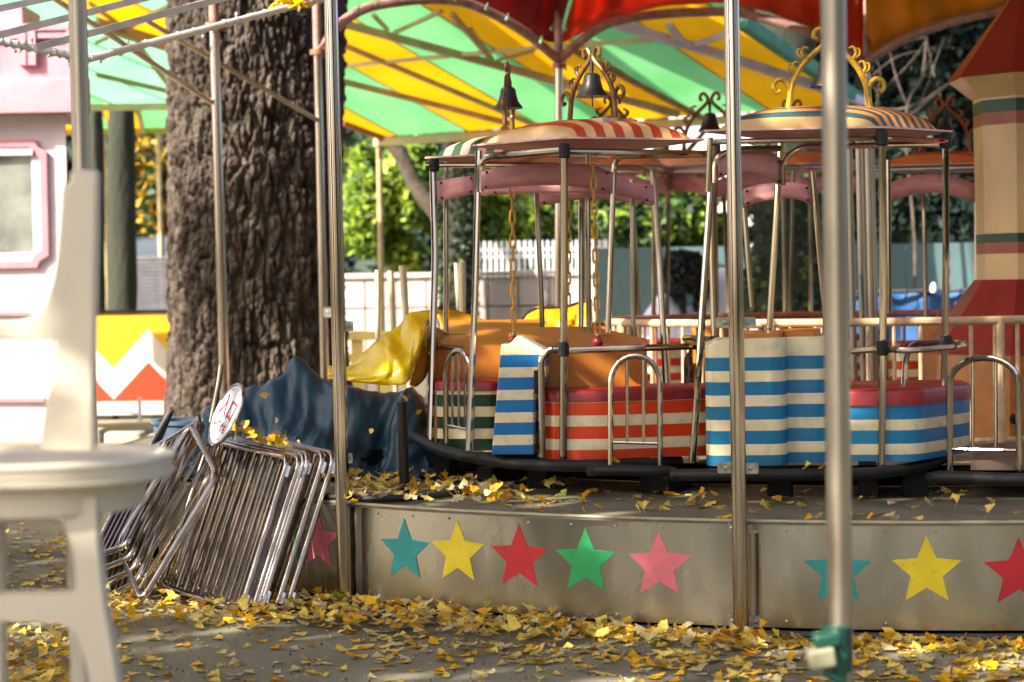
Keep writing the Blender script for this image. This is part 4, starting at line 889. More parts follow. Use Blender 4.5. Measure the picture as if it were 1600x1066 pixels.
# red seat
body(gB, [(846, 8.20), (866, 8.13), (945, 8.11), (1108, 8.24), (1108, 8.62), (846, 8.62)], .592, P(945, 628, 8.12).z, gR, 'seat', .05, .05)
body(gB, [(840, 8.42), (1010, 8.42), (1012, 8.62), (930, 9.05), (800, 9.05), (790, 8.5)], .6, 1.06, ORG, 'table', .015, ztop=lambda x_, y_: 1.062 + max(0, y_ - 8.42) * .12)
def slot(parent, px, py, Y, sx=1.):
    mb = MB(); c = P(px, py, Y); n = 16
    mb.add([c + Vector((.055 * sx * math.cos(2 * math.pi * i / n), .07 * math.sin(2 * math.pi * i / n), .003 + .0084 * math.sin(2 * math.pi * i / n))) for i in range(n)] + [c + Vector((.05 * sx * math.cos(2 * math.pi * i / n), .064 * math.sin(2 * math.pi * i / n), .007 + .0084 * math.sin(2 * math.pi * i / n))) for i in range(n)], [(i, (i + 1) % n, n + (i + 1) % n, n + i) for i in range(n)])
    o = mb.build('cup_ring', ORT, parent)
    mb = MB(); c = c + Vector((.008, 0, .006)); mb.add([c + Vector((.028 * math.cos(2 * math.pi * i / n), .018 * math.sin(2 * math.pi * i / n), .003)) for i in range(n)], [tuple(range(n))]); mb.build('slot', BLK, parent, smooth=False)
slot(gA, 715, 527, 9.1); slot(gB, 850, 532, 8.72); slot(gB, 945, 530, 8.62)
# blue end panel with chipped top
def end_panel():
    fr = [(783, 538), (793, 539), (800, 534), (808, 525), (816, 527), (853, 549), (853, 600), (838, 606), (835, 711), (768, 711)]
    Y0 = 8.12; n = len(fr); vs = [P(a, b, Y0) for a, b in fr]; vs2 = [v + Vector((.02, .3, 0)) for v in vs]
    mb = MB(); mb.add(vs + vs2, [tuple(range(n))[::-1], tuple(n + i for i in range(n))] + [(i, (i + 1) % n, n + (i + 1) % n, n + i) for i in range(n)]); o = mb.build('end_panel', gBl, gB, smooth=False)
    md = o.modifiers.new('bev', 'BEVEL'); md.width = .006; md.segments = 3; md.limit_method = 'ANGLE'
    mb = MB(); c = P(846, 597, Y0 - .02); mb.box(c, (.03, .02, .085)); mb.lathe([(.012, -.05), (.012, .05)], c + Vector((-.02, -.005, 0)), 8)
    for k in range(3): mb.lathe([(.006, 0), (.004, .006)], c + Vector((.004, -.012, -.03 + .03 * k)), 6, axis=Vector((0, -1, 0)))
    mb.build('hinge', BLK, o)
end_panel()
chain(gB, P(835, 600, 8.08), P(834, 708, 8.08), link=.012, wd=.004, wire=.0016, m=mat('black_steel_chain', (.06, .06, .06), .4, .8), ball=False)
posts(gB, [([(748, 236, 8.3), (742, 470, 8.28), (732, 704, 8.25)], .0145), ([(751, 300, 8.28), (751, 246, 8.28), (878, 235, 8.03)], .0165), ([(882, 226, 8.03), (881, 480, 8.08), (880, 718, 8.12)], .0165),
           ([(950, 520, 8.6), (958, 300, 8.6), (960, 244, 8.6), (1104, 243, 8.24)], .0135), ([(882, 236, 8.03), (1106, 240, 8.22)], .013), ([(880, 548, 8.08), (1000, 544, 8.05), (1117, 540, 8.2), (1120, 532, 8.3), (1095, 529, 8.6), (1070, 529, 8.8)], .0145),
           ([(848, 714, 8.1), (845, 560, 8.08), (858, 546, 8.08), (884, 547, 8.06)], .0155), ([(1111, 228, 8.2), (1113, 400, 8.2), (1117, 535, 8.2)], .0155), ([(1115, 228, 8.12), (1098, 480, 8.12), (1082, 722, 8.12)], .0155),
           ([(1020, 268, 8.9), (1030, 400, 8.9), (1043, 640, 8.85)], .0145), ([(964, 262, 8.95), (1008, 263, 8.95), (1022, 285, 8.92), (1023, 320, 8.92)], .0125), ([(988, 280, 9.1), (990, 530, 9.1)], .0125), ([(918, 240, 8.9), (920, 520, 8.9)], .012), ([(1073, 640, 8.7), (1073, 560, 8.7), (1080, 540, 8.7)], .013)])
clamp(gB, [(882, 236, 8.02), (880, 546, 8.06), (1117, 236, 8.18), (1117, 536, 8.2)])
board(gB, [(752, 267), (795, 259), (840, 256), (915, 257), (957, 269)], [(751, 298), (792, 293), (834, 290), (888, 290), (956, 303)], 8.26, 8.5)
board(gB, [(752, 282), (860, 290), (963, 284), (1020, 290)], [(752, 306), (860, 301), (963, 305), (1022, 320)], 8.8, 8.86)
board(gB, [(843, 295), (880, 300), (925, 298)], [(843, 322), (880, 316), (925, 309)], 9.0, 9.0)
chain(gB, P(926, 240, 8.3), P(934, 522, 8.3), link=.0345, wd=.0115, wire=.0044)
chain(gB, P(890, 262, 9.1), P(888, 476, 9.1), link=.033, wd=.009, wire=.004, ball=False)
bumper(gB, [(690, 704, 8.55), (745, 716, 8.3), (800, 724, 8.15), (860, 727, 8.08), (930, 728, 8.05), (1000, 727, 8.1), (1060, 720, 8.3)], .026)
gate(gB, (954, 730), (1031, 733), 556, 7.95, 7.93, 2, (691, 693), .0125, .0075, 42)
bumper(gB, [(922, 737, 8.0), (945, 735, 7.93), (1030, 736, 7.9), (1052, 738, 7.95)], .022)
# ---- gondola C (right, blue)
gC = thing('gondola', 'blue and cream striped gondola under a teal and orange roof with gold bell arch', 'gondola', (1.29, 7.8, ZP), 'gondolas of the roundabout')
qC = [(P(1092, 204, 7.67).x, 7.67), (P(1378, 198, 7.62).x, 7.62), (P(1497, 205, 7.92).x, 7.92), (P(1215, 212, 8.02).x, 8.05)]
dome_roof(gC, qC, P(1378, 200, 7.62).z, [mat('roof_orange', hx('bf7a44'), .3, coat=.2), mat('roof_slate_teal', hx('2c4c4c'), .3, coat=.2)], h=.1, nstripes=17, first=mat('roof_ochre', hx('c09858'), .3, coat=.2))
scroll_arch(gC, (P(1296, 190, 7.78).x, 7.78, P(1296, 183, 7.78).z), (1, .06), 1.03, GLD)
mb = MB(); mb.box((P(1300, 186, 7.78).x, 7.78, P(1296, 185, 7.78).z), (.42, .06, .012), .05); mb.build('arch_base', GLD, gC)
o = body(gC, [(1102, 7.72), (1228, 7.70), (1232, 7.95), (1102, 8.0)], .592, 1.11, gBl2, 'seat_back', .07, ztop=lambda x_, y_: 1.07 + .035 * min(1, max(0, (x_ - .77) / .08)))
body(gC, [(1205, 7.84), (1292, 7.80), (1310, 8.1), (1205, 8.1)], .592, 1.105, gBl2, 'seat_back', .06)
body(gC, [(1160, 7.80), (1222, 7.78), (1226, 7.93), (1160, 7.96)], 1.09, 1.135, ORG, 'orange_top', .02, ztop=lambda x_, y_: 1.122 + .06 * (y_ - 7.78))
body(gC, [(1222, 7.90), (1276, 7.88), (1284, 8.06), (1222, 8.06)], 1.09, 1.135, ORG, 'orange_top', .02, ztop=lambda x_, y_: 1.125 + .06 * (y_ - 7.88))
body(gC, [(1310, 7.76), (1432, 7.72), (1518, 8.12), (1500, 8.5), (1310, 8.5)], .60, P(1380, 634, 7.75).z, gBl3, 'seat', .08, .065)
posts(gC, [([(1378, 206, 7.66), (1380, 480, 7.7), (1377, 730, 7.72)], .0155), ([(1478, 216, 7.9), (1478, 400, 7.9), (1475, 660, 7.95)], .0145), ([(1110, 215, 7.7), (1106, 300, 7.72)], .012),
           ([(1113, 222, 7.68), (1380, 216, 7.66), (1484, 221, 7.9)], .011), ([(1117, 286, 7.75), (1117, 246, 7.75), (1150, 233, 7.75), (1220, 232, 7.76)], .0125), ([(1223, 290, 7.9), (1223, 250, 7.9), (1250, 230, 7.9), (1378, 227, 7.7), (1478, 225, 7.92)], .0125),
           ([(1220, 224, 7.95), (1214, 320, 7.96), (1201, 530, 8.0)], .014), ([(1270, 268, 8.4), (1278, 360, 8.4), (1293, 530, 8.4)], .013), ([(1163, 325, 8.5), (1175, 480, 8.5)], .012), ([(1388, 250, 8.3), (1390, 490, 8.3)], .011),
           ([(1330, 549, 7.72), (1378, 545, 7.68), (1420, 548, 7.62), (1500, 541, 7.7), (1510, 537, 7.82), (1480, 534, 7.95), (1425, 537, 8.1), (1415, 560, 8.12), (1412, 620, 8.12)], .013)])
clamp(gC, [(1378, 216, 7.64), (1379, 544, 7.66), (1478, 535, 7.93), (1478, 221, 7.9)])
board(gC, [(1122, 243), (1150, 235), (1180, 233), (1205, 239), (1220, 250)], [(1120, 280), (1150, 269), (1180, 270), (1205, 280), (1218, 290)], 7.78, 7.92)
board(gC, [(1161, 296), (1190, 288), (1235, 285), (1266, 291)], [(1163, 324), (1190, 315), (1235, 310), (1268, 319)], 8.5, 8.42)
mb = MB(); mb.box(P(1492, 222, 7.85), (.02, .02, .03)); mb.build('clip', BLK, gC)
bumper(gC, [(1050, 742, 7.75), (1120, 742, 7.65), (1200, 742, 7.62), (1300, 741, 7.62), (1370, 739, 7.66), (1440, 728, 7.85), (1480, 714, 8.1)], .024)
# end gate frame at right edge
gD = thing('gondola', 'partly seen gondola at the right edge with a chrome arched gate and black kick tube', 'gondola', (2.3, 7.9, ZP), 'gondolas of the roundabout')
gate(gD, (1484, 738), (1592, 741), 559, 7.75, 7.6, 2, (702, 704), .0135, .0075, 40)
bumper(gD, [(1455, 748, 7.7), (1480, 746, 7.62), (1600, 750, 7.5), (1800, 752, 7.5)], .026)
mb = MB(); pl = [(P(1500, 700, 7.9).x, 7.72), (P(1700, 700, 7.7).x, 7.62), (3.0, 8.2), (3.0, 9.0), (P(1540, 700, 8.5).x, 8.5)]; mb.prism(pl, .56, .6); mb.build('floor', mat('brown_floor_board', hx('5c4a3e'), .7, dirt=.3), gD, smooth=False)
body(gD, [(1660, 7.9), (1960, 7.8), (1960, 8.4), (1660, 8.4)], .6, .86, gR, 'seat', .05, .05)
dome_roof(gD, [(2.28, 7.9), (2.75, 7.75), (3.3, 8.2), (2.85, 8.5)], 1.94, [mat('roof_cream', hx('d2a872')), mat('roof_red', hx('b04028'))], h=.1)
for (xx, yy) in ((2.36, 7.93), (2.76, 7.83), (3.2, 8.2), (2.85, 8.42)): mb = MB(); mb.tube([(xx, yy, .6), (xx, yy, 1.95)], .015, 10); mb.build('post', CH, gD)
# ---- far gondolas
def far_gondola(px, Y, rz, sc_, roofm, seatm, label, seatpx=None, zoff=.0, archm=BRZ, boards=True, chainm=False):
    c = P(px, 400, Y); g_ = thing('gondola', label, 'gondola', (c.x, Y, ZP), 'gondolas of the roundabout'); zr = P(px, 262, Y).z
    def T(x_, y_): return (c.x + (x_ * math.cos(rz) - y_ * math.sin(rz)) * sc_, Y + (x_ * math.sin(rz) + y_ * math.cos(rz)) * sc_)
    q = [T(-.52, -.12), T(.1, -.36), T(.55, .08), T(-.05, .34)]
    dome_roof(g_, q, zr, roofm, h=.09 * sc_, nu=12)
    scroll_arch(g_, (c.x, Y, zr + .095 * sc_), (math.cos(rz), math.sin(rz)), sc_, archm, bell=True)
    for k, (x_, y_) in enumerate(((-.46, -.1), (.1, -.3), (.48, .07), (-.05, .28))):
        a = T(x_, y_); b = T(x_ * .9, y_ * .9); mb = MB(); mb.tube([(b[0], b[1], .6), (a[0], a[1], zr)], .0145 * sc_, 8); mb.build('post', CH, g_)
    zl = 1.07; pts = [Vector((*T(x_, y_), zl)) for x_, y_ in ((-.5, -.12), (.1, -.33), (.53, .08), (-.05, .32))]; mb = MB(); mb.tube(round_path(pts, .1, 4, True), .013, 8, True); mb.build('handrail', CH, g_)
    pts = [Vector((*T(x_, y_), zr - .02)) for x_, y_ in ((-.5, -.12), (.1, -.33), (.53, .08), (-.05, .32))]; mb = MB(); mb.tube(pts, .011, 6, True); mb.build('top_rail', CHD, g_)
    for (x0_, y0_, x1_, y1_) in ((-.46, -.1, .1, -.3), (.1, -.3, .48, .07)):
        rows = []
        for i in range(3):
            rows.append([Vector((*T(x0_ + (x1_ - x0_) * j / 10, y0_ + (y1_ - y0_) * j / 10), zr - .12 + .07 * math.sin(math.pi * j / 10) - .06 * i)) for j in range(11)])
        mb = MB(); mb.grid(rows); mb.build('valance_board', PNK, g_, solid=.01)
    def bx(x0_, x1_, y0_, y1_, z0, z1, m, nm, cush=0):
        pl = rpoly([T(x0_, y0_), T(x1_, y0_), T(x1_, y1_), T(x0_, y1_)], .05, 4); mb = MB(); mb.prism(pl, z0, z1); o = mb.build(nm, m, g_, ang=40)
        if cush: mb = MB(); mb.prism(pl, z1 + .001, z1 + cush, inset=.015); mb.build('cushion', RED, o)
    bx(-.4, -.12, -.22, .2, .6, .9, seatm, 'seat', .05); bx(.14, .42, -.2, .22, .6, .9, seatm, 'seat', .05); bx(-.1, .1, -.15, .2, .6, 1.06, ORG, 'table')
    mb = MB(); mb.tube(round_path([Vector((*T(x_, y_), .57)) for x_, y_ in ((-.5, -.12), (.1, -.33), (.5, .08), (-.05, .32))], .12, 4, True), .024, 8, True); mb.build('bumper', BLK, g_)
    if chainm: chain(g_, (c.x + .0, Y - .05, zr), (c.x, Y - .05, 1.15), link=.035, wd=.011, wire=.004, ball=False)
    return g_
RO = [mat('roof_orange_b', hx('c07040'), .35), mat('roof_deep_red', hx('8e2a20'), .35)]; RBL = [mat('roof_salmon', hx('c08058'), .35), mat('roof_navy', hx('33414a'), .35)]
far_gondola(1112, 13.7, -.35, 1.2, RBL, gBl3, 'far gondola with a salmon and navy striped roof behind the front pole', archm=BRZ)
far_gondola(960, 13.2, .55, 1.1, RO, gR, 'far gondola with an orange roof mostly hidden behind the front red one')
far_gondola(1240, 14.6, -.1, 1.15, [mat('roof_orange_c', hx('b87040'), .4)], gR, 'far gondola with a plain orange roof behind the mossy trunk side of the blue one')
far_gondola(1478, 12.3, .12, 1.0, RO, gR, 'far gondola with a red and orange roof left of the lighthouse tower', archm=mat('copper_scroll', hx('8a5020'), .4, .3, .4, 30), chainm=True)
# under-frame of the gondolas (dark beams)
t = thing('turntable_frame', 'black steel turntable beams under the gondolas', 'turntable', (CX, CY, .1))
mb = MB(); mb.tube([ring_pt(2 * math.pi * i / 96, 3.25, .50) for i in range(96)], .04, 8, True); mb.build('ring_beam', DRK, t)
mb = MB(); mb.tube([ring_pt(2 * math.pi * i / 96, 3.12, .47) for i in range(96)], .03, 8, True); mb.build('rail_ring', DRK, t)
for k in range(26):
    a = 2 * math.pi * k / 26 + .06; mb = MB(); mb.bar(ring_pt(a, 2.35, .49), ring_pt(a, 3.62, .49), .08, .07); mb.build('spoke_beam', DRK, t)
for k in range(40):
    a = 2 * math.pi * k / 40 + .03; mb = MB(); mb.box(ring_pt(a, 3.52, .497), (.1, .06, .12), a); mb.build('bracket', DRK, t)
for k in range(60):
    a = math.pi * .62 + math.pi * .76 * k / 60; mb = MB(); mb.box(ring_pt(a, 3.0, .22), (.11, .02, .4), a); mb.build('slat', DRK, t)
# yellow covers thrown over the inner machines
VY = mat('yellow_vinyl_cover', hx('ecca08'), .28, 0, .1, 3, transl=.15, bump=.15, bs=5, coat=.2); VYD = mat('dirty_yellow_vinyl', hx('b88412'), .55, 0, .4, 8, dirt=.5, transl=.1)
def drape(nm, label, cat, top, Yc, dep, zb, m, seed, fold=.05, th=0, flat=False, nv=22, k=4, p=.7, sharp=1.):
    sp = smooth_path([P(a, b, Yc) for a, b in top], k); n = len(sp); rows = []
    for i in range(nv + 1):
        v = i / nv; an = math.pi * v; row = []
        for j, q in enumerate(sp):
            e = min(j, n - 1 - j) / n; dd = dep * min(1, .25 + e * 4)
            s_ = max(0, math.sin(an)) ** p; y_ = Yc - dd * math.cos(an); z_ = zb + (q.z - zb) * s_
            wq = Vector((q.x * 3.4 + seed + .5 * noise.noise(Vector((q.x * 3, z_ * 3, 1))), z_ * 5 + q.x * 1.5, y_ * 2.5)); vd = noise.voronoi(wq)[0]; vd2 = noise.voronoi(wq * 2.6 + Vector((4, 2, 1)))[0]
            nn = noise.noise(Vector((q.x * 2.2 + seed, z_ * 2.0, y_ * 2))) * 1.0 + 1.5 * (vd[0] - .4) + .55 * (vd2[0] - .4)
            w_ = fold * (1 - .85 * s_ if s_ > .93 else 1)
            row.append(Vector((q.x + .25 * nn * w_, y_ - nn * w_, z_ + .2 * nn * w_ * (0 if v in (0, 1) else 1))))
        rows.append(row)
    mb = MB(); mb.grid(rows); o = mb.build(nm, m, None, ang=30 if flat else 60, solid=th); tag(o, label, cat); return o
# ------------------------------------------------------------------ blue tarpaulin heap
TB = mat('blue_woven_tarp', hx('1b4054'), .4, 0, .35, 4, dirt=.06, bump=.6, bs=9)
def weave(m):
    nt = m.node_tree; N = nt.nodes; L = nt.links; b = N['Principled BSDF']; old = b.inputs['Normal'].links[0].from_socket
    g_ = N.new('ShaderNodeNewGeometry'); wv = N.new('ShaderNodeTexWave'); wv.inputs['Scale'].default_value = 45; wv.bands_direction = 'Z'; wv.inputs['Distortion'].default_value = 3; L.new(g_.outputs['Position'], wv.inputs['Vector'])
    bp = N.new('ShaderNodeBump'); bp.inputs['Strength'].default_value = .25; bp.inputs['Distance'].default_value = .003; L.new(wv.outputs['Fac'], bp.inputs['Height']); L.new(old, bp.inputs['Normal']); L.new(bp.outputs[0], b.inputs['Normal'])
weave(TB)
def cloth_sim(nm, label, cat, x0, x1, y0, y1, z0, comp, ells, floor, m, nx=130, ny=100, steps=230, seed=0, pins=None):
    rg = np.random.default_rng(seed); gx, gy = np.meshgrid(np.linspace(x0, x1, nx), np.linspace(y0, y1, ny), indexing='ij')
    hx_ = (x1 - x0) / (nx - 1) * comp; hy_ = (y1 - y0) / (ny - 1) * comp
    gz = np.zeros_like(gx) + z0
    for k in range(14):
        f_ = rg.uniform(4, 22); an = rg.uniform(0, 6.28); gz += .04 * np.sin((gx * math.cos(an) + gy * math.sin(an)) * f_ + rg.uniform(0, 6))
    p = np.stack([gx, gy, gz], -1); v = np.zeros_like(p); dt = .012
    def con(sa, sb, L_):
        d = p[sb] - p[sa]; l = np.linalg.norm(d, axis=-1, keepdims=True) + 1e-9; c = d * (.5 * (l - L_) / l); p[sa] += c; p[sb] -= c
    S = slice; dg = math.hypot(hx_, hy_)
    for st in range(steps):
        v[..., 2] -= 9.8 * dt; v *= .975; q = p.copy(); p += v * dt
        for it in range(5):
            for o_ in (0, 1):
                e = (nx - 1 - o_) // 2 * 2; con((S(o_, o_ + e, 2), S(None)), (S(o_ + 1, o_ + 1 + e, 2), S(None)), hx_)
                e = (ny - 1 - o_) // 2 * 2; con((S(None), S(o_, o_ + e, 2)), (S(None), S(o_ + 1, o_ + 1 + e, 2)), hy_)
            for o_ in (0, 1):
                e = (nx - 1 - o_) // 2 * 2
                con((S(o_, o_ + e, 2), S(0, ny - 1)), (S(o_ + 1, o_ + 1 + e, 2), S(1, ny)), dg); con((S(o_, o_ + e, 2), S(1, ny)), (S(o_ + 1, o_ + 1 + e, 2), S(0, ny - 1)), dg)
            for (c_, r_) in ells:
                d = (p - np.array(c_)) / np.array(r_); l = np.linalg.norm(d, axis=-1, keepdims=True); ins = (l < 1)[..., 0]
                if ins.any(): p[ins] = (np.array(c_) + d / (l + 1e-9) * np.array(r_))[ins]
            fl_ = floor(p); lowm = p[..., 2] < fl_; p[..., 2] = np.where(lowm, fl_, p[..., 2]); p[lowm, :2] = q[lowm, :2] * .9 + p[lowm, :2] * .1
        v = (p - q) / dt
    rows = []
    for j in range(ny):
        row = []
        for i in range(nx):
            a_ = p[min(i + 1, nx - 1), j] - p[max(i - 1, 0), j]; b_ = p[i, min(j + 1, ny - 1)] - p[i, max(j - 1, 0)]; n_ = np.cross(a_, b_); n_ /= (np.linalg.norm(n_) + 1e-9)
            u_ = i * .045 + .35 * noise.noise(Vector((i * .03, j * .03, seed + 9))); v_ = j * .05 + i * .02
            w_ = .07 * abs(noise.noise(Vector((u_ * 2.0 + v_ * .5, v_ * .4, seed)))) - .06 * abs(noise.noise(Vector((u_ * 4.2 - v_ * .9, v_ * .9, seed + 3)))) - .022 * abs(noise.noise(Vector((u_ * 9 + v_, v_ * 3.2, seed + 5))))
            row.append(Vector(p[i, j] + n_ * w_ * .8))
        rows.append(row)
    mb = MB(); mb.grid(rows); o = mb.build(nm, m, None, ang=75, solid=.003); md = o.modifiers.new('sub', 'SUBSURF'); md.levels = 1; md.render_levels = 1; return tag(o, label, cat)
def plat_floor(p): return np.where((p[..., 0] - CX) ** 2 + (p[..., 1] - CY) ** 2 < 4.41 ** 2, ZP + .006, .012)
cloth_sim('blue_tarpaulin', 'crumpled dark blue tarpaulin heap on the platform behind the chrome barriers', 'tarpaulin', -1.78, -.26, 8.92, 10.2, 1.14, 1.38,
          [((-1.07, 9.5, .5), (.12, .13, .50)), ((-1.12, 9.5, .45), (.22, .26, .47)), ((-.80, 9.45, .42), (.30, .28, .45)), ((-.52, 9.42, .42), (.15, .25, .435)), ((-1.37, 9.5, .42), (.2, .25, .43)), ((-.95, 9.22, .42), (.3, .16, .25))], plat_floor, TB, seed=3)
def cloth_poly(nm, label, pts, rowsn, m, cat='cover', seed=1., amp=.03, th=.006):
    """pts: rows of (px,py,Y) lofted smoothly"""
    rows = [smooth_path([P(*q) for q in r_], 6) for r_ in pts]; n = len(rows[0]); R2 = []
    cols = [smooth_path([rows[i][j] for i in range(len(rows))], rowsn) for j in range(n)]
    for i in range(len(cols[0])):
        R2.append([cols[j][i] + Vector((0, -1, .3)) * amp * (noise.noise(Vector((j * .22 + seed, i * .25, 1))) + .5 * (1 - 2 * abs(noise.noise(Vector((j * .3 + i * .2 + seed, i * .1, 4)))))) for j in range(n)])
    mb = MB(); mb.grid(R2); o = mb.build(nm, m, None, ang=28, solid=th); return tag(o, label, cat)
cloth_poly('yellow_cover', 'glossy yellow vinyl cover crumpled over the tarpaulin left of the green gondola',
           [[(512, 572, 9.0), (540, 575, 9.0), (565, 555, 9.0), (590, 533, 9.05), (605, 522, 9.05), (622, 512, 9.1), (640, 490, 9.2), (668, 486, 9.3), (690, 486, 9.3)],
            [(512, 578, 8.85), (545, 580, 8.85), (575, 570, 8.8), (600, 548, 8.8), (612, 545, 8.8), (632, 548, 8.85), (648, 520, 8.95), (664, 510, 9.05), (676, 500, 9.2)],
            [(512, 586, 8.8), (545, 590, 8.75), (578, 590, 8.7), (605, 580, 8.68), (622, 572, 8.7), (640, 562, 8.72), (652, 545, 8.8), (660, 530, 8.9), (668, 520, 9.1)],
            [(512, 592, 8.78), (545, 596, 8.74), (580, 600, 8.7), (608, 602, 8.68), (632, 601, 8.66), (640, 590, 8.7), (648, 570, 8.76), (656, 555, 8.85), (664, 540, 9.0)]], 7, VY, amp=.016, seed=5)
cloth_poly('yellow_cover_lining', 'dirty ochre underside of the yellow cover beside the green gondola post',
           [[(668, 500, 9.1), (680, 510, 9.2), (695, 520, 9.3), (702, 524, 9.3)], [(655, 550, 8.95), (666, 555, 9.0), (680, 550, 9.1), (690, 540, 9.2)], [(640, 602, 8.85), (652, 604, 8.9), (664, 590, 9.0), (676, 570, 9.1)]], 6, VYD, amp=.02, seed=2)
cloth_poly('yellow_sheet', 'flat yellow sheet sagging along the back of the green gondola table',
           [[(682, 485, 9.9), (710, 486, 10), (745, 497, 10), (790, 512, 10), (815, 516, 10), (845, 508, 10)], [(690, 522, 9.8), (720, 530, 9.8), (750, 535, 9.8), (790, 540, 9.8), (815, 545, 9.8), (845, 545, 9.8)], [(690, 575, 9.8), (720, 575, 9.8), (750, 575, 9.8), (790, 575, 9.8), (815, 575, 9.8), (845, 575, 9.8)]], 6, VYD, amp=.02, seed=6)
cloth_poly('amber_cover', 'amber vinyl cover with a dark hem bulging up behind the orange table',
           [[(806, 520, 10.2), (815, 500, 10.2), (830, 485, 10.2), (850, 481, 10.2), (880, 480, 10.2), (905, 473, 10.2), (925, 470, 10.2)], [(806, 530, 10), (820, 515, 10), (835, 505, 10), (855, 503, 10), (880, 503, 10), (905, 500, 10), (925, 500, 10.0)], [(806, 560, 9.95), (820, 560, 9.95), (835, 560, 9.95), (855, 560, 9.95), (880, 560, 9.95), (905, 560, 9.95), (925, 560, 9.95)]], 6, mat('amber_vinyl', hx('c8960e'), .4, 0, .35, 7, dirt=.6, transl=.15), amp=.03, seed=8)
mb = MB(); mb.tube(smooth_path([P(806, 520, 10.15), P(815, 500, 10.15), P(830, 485, 10.15), P(850, 481, 10.15), P(880, 480, 10.15), P(905, 473, 10.15), P(925, 470, 10.15)], 5), .006, 6); tag(mb.build('rope_hem', BLK), 'dark rope along the top edge of the amber cover', 'rope')
# cream pipes
PCR = mat('cream_plastic_pipe', hx('cdbd98'), .5, 0, .15, 6, dirt=.2)
for i, (tp, bt, Y, r_) in enumerate((((590, 422), (590, 600), 11.2, .014), ((610, 423), (618, 600), 11.1, .016), ((629, 415), (641, 600), 11.0, .0195), ((700, 420), (692, 600), 11.3, .0145), ((713, 411), (722, 600), 11.2, .012), ((722, 410), (724, 600), 11.0, .019))):
    lo, hi = pole_line(tp, bt, Y, r_, 0.0, P(*tp, Y).z); mb = MB(); mb.tube([lo, lo.lerp(hi, .5), hi - (hi - lo) * .12, hi - (hi - lo) * .119, hi], [r_, r_, r_, r_ * 1.12, r_ * 1.12], 12)
    tag(mb.build('pipe', PCR), ['thin cream pipe standing leftmost behind the yellow cover', 'cream pipe second from left behind the yellow cover', 'thick cream pipe third from left, nearest the big tree side gondola', 'cut cream pipe leaning left between gondola posts', 'thin cream pipe tight behind the thick one', 'thick cream pipe rightmost in front of the dark trunk'][i], 'pipe', 'cream pipes standing behind the yellow cover')
# dark stub pipe + hose
mb = MB(); q = P(628, 628, 8.4); mb.tube([(q.x + .005, 8.4, ZP), (q.x, 8.4, q.z)], .022, 14); tag(mb.build('steel_stub', mat('dark_brown_steel', hx('2c2622'), .45, .5)), 'short dark steel pipe stub on the platform in front of the tarpaulin', 'post')
mb = MB(); mb.tube(smooth_path([PZ(505, 776, ZP + .02), PZ(560, 779, ZP + .02), PZ(620, 779, ZP + .02), PZ(680, 774, ZP + .02), PZ(732, 768, ZP + .02)], 5), .016, 8); tag(mb.build('hose', BLK), 'black hose lying on the platform edge among leaves', 'hose')
# grey planter tub behind
mb = MB(); q = P(300, 655, 10.6); mb.lathe([(.14, 0), (.19, .28), (.21, q.z - .03), (.225, q.z - .02), (.225, q.z), (.19, q.z), (.17, q.z - .1)], (q.x, 10.6, 0), 24); tag(mb.build('plant_tub', mat('slate_blue_plastic', hx('4c5f74'), .5, 0, .2, 6)), 'slate blue plastic tub between the barriers and the big tree', 'tub')
# ------------------------------------------------------------------ barriers
BCH = mat('barrier_chrome', (.44, .38, .32), .13, 1, .3, 5, dirt=.25, rv=.07)
def barrier(label, p00, p10, p11, nb, rf=.0135, rb=.0085, rad=.06, plates=True, bars_long=True, group='chrome barriers leaning by the platform', low_open=False):
    """p00 top-left, p10 top-right, p11 bottom-right (px,py,Y) ; bars run along p10->p11"""
    a, b, c = P(*p00), P(*p10), P(*p11); d = a + (c - b)
    t_ = thing('barrier', label, 'barrier', ((a + b + c + d) / 4).xy.to_3d(), group)
    mb = MB(); mb.tube(round_path([a, b, c, d], rad, 5, True), rf, 12, True); mb.build('frame', BCH, t_)
    first = None
    for k in range(nb):
        u = (k + 1) / (nb + 1); q0 = a.lerp(b, u); q1 = d.lerp(c, u)
        if first is None: mb = MB(); mb.tube([q0, q1], rb, 8); first = mb.build('bar', BCH, t_); base = q0
        else: oo = first.copy(); C.objects.link(oo); oo.location = q0 - base
    if plates:
        for u in (.09, .93):
            q = b.lerp(c, u) + (b - a).normalized() * .018; n = (b - a).normalized(); e = (c - b).normalized(); M = Matrix((n, e, n.cross(e))).transposed()
            mb = MB(); mb.box(q, (.028, .05, .006), M=M); mb.lathe([(.006, -.005), (.006, .005)], q, 8, axis=n.cross(e)); mb.build('lug_plate', mat('white_zinc_plate', hx('b8bcc4'), .4, .4), t_, smooth=False)
    return t_
ords = ['frontmost', 'second', 'third', 'fourth', 'fifth', 'sixth']
for k in range(6):
    dx = [0, 19, 27, 33, 56, 72][k]; dy = [0, -1, -3, -4, -6, -5][k]; yb = [0, 0, -2, -6, -4, -4][k]; dY = .055 * k
    barrier('%s chrome barrier of the right hand leaning row, %s' % (ords[k], ['lowest corner in the leaves', 'just behind the frontmost', 'with a lug plate half hidden', 'packed tight behind the third', 'set apart before the last', 'nearest the front chrome pole'][k]),
            (328 + dx, 690 + dy - 2, 8.58), (452 + dx, 715 + dy, 8.13), (376 + dx, 955 + yb, 7.84), 9)
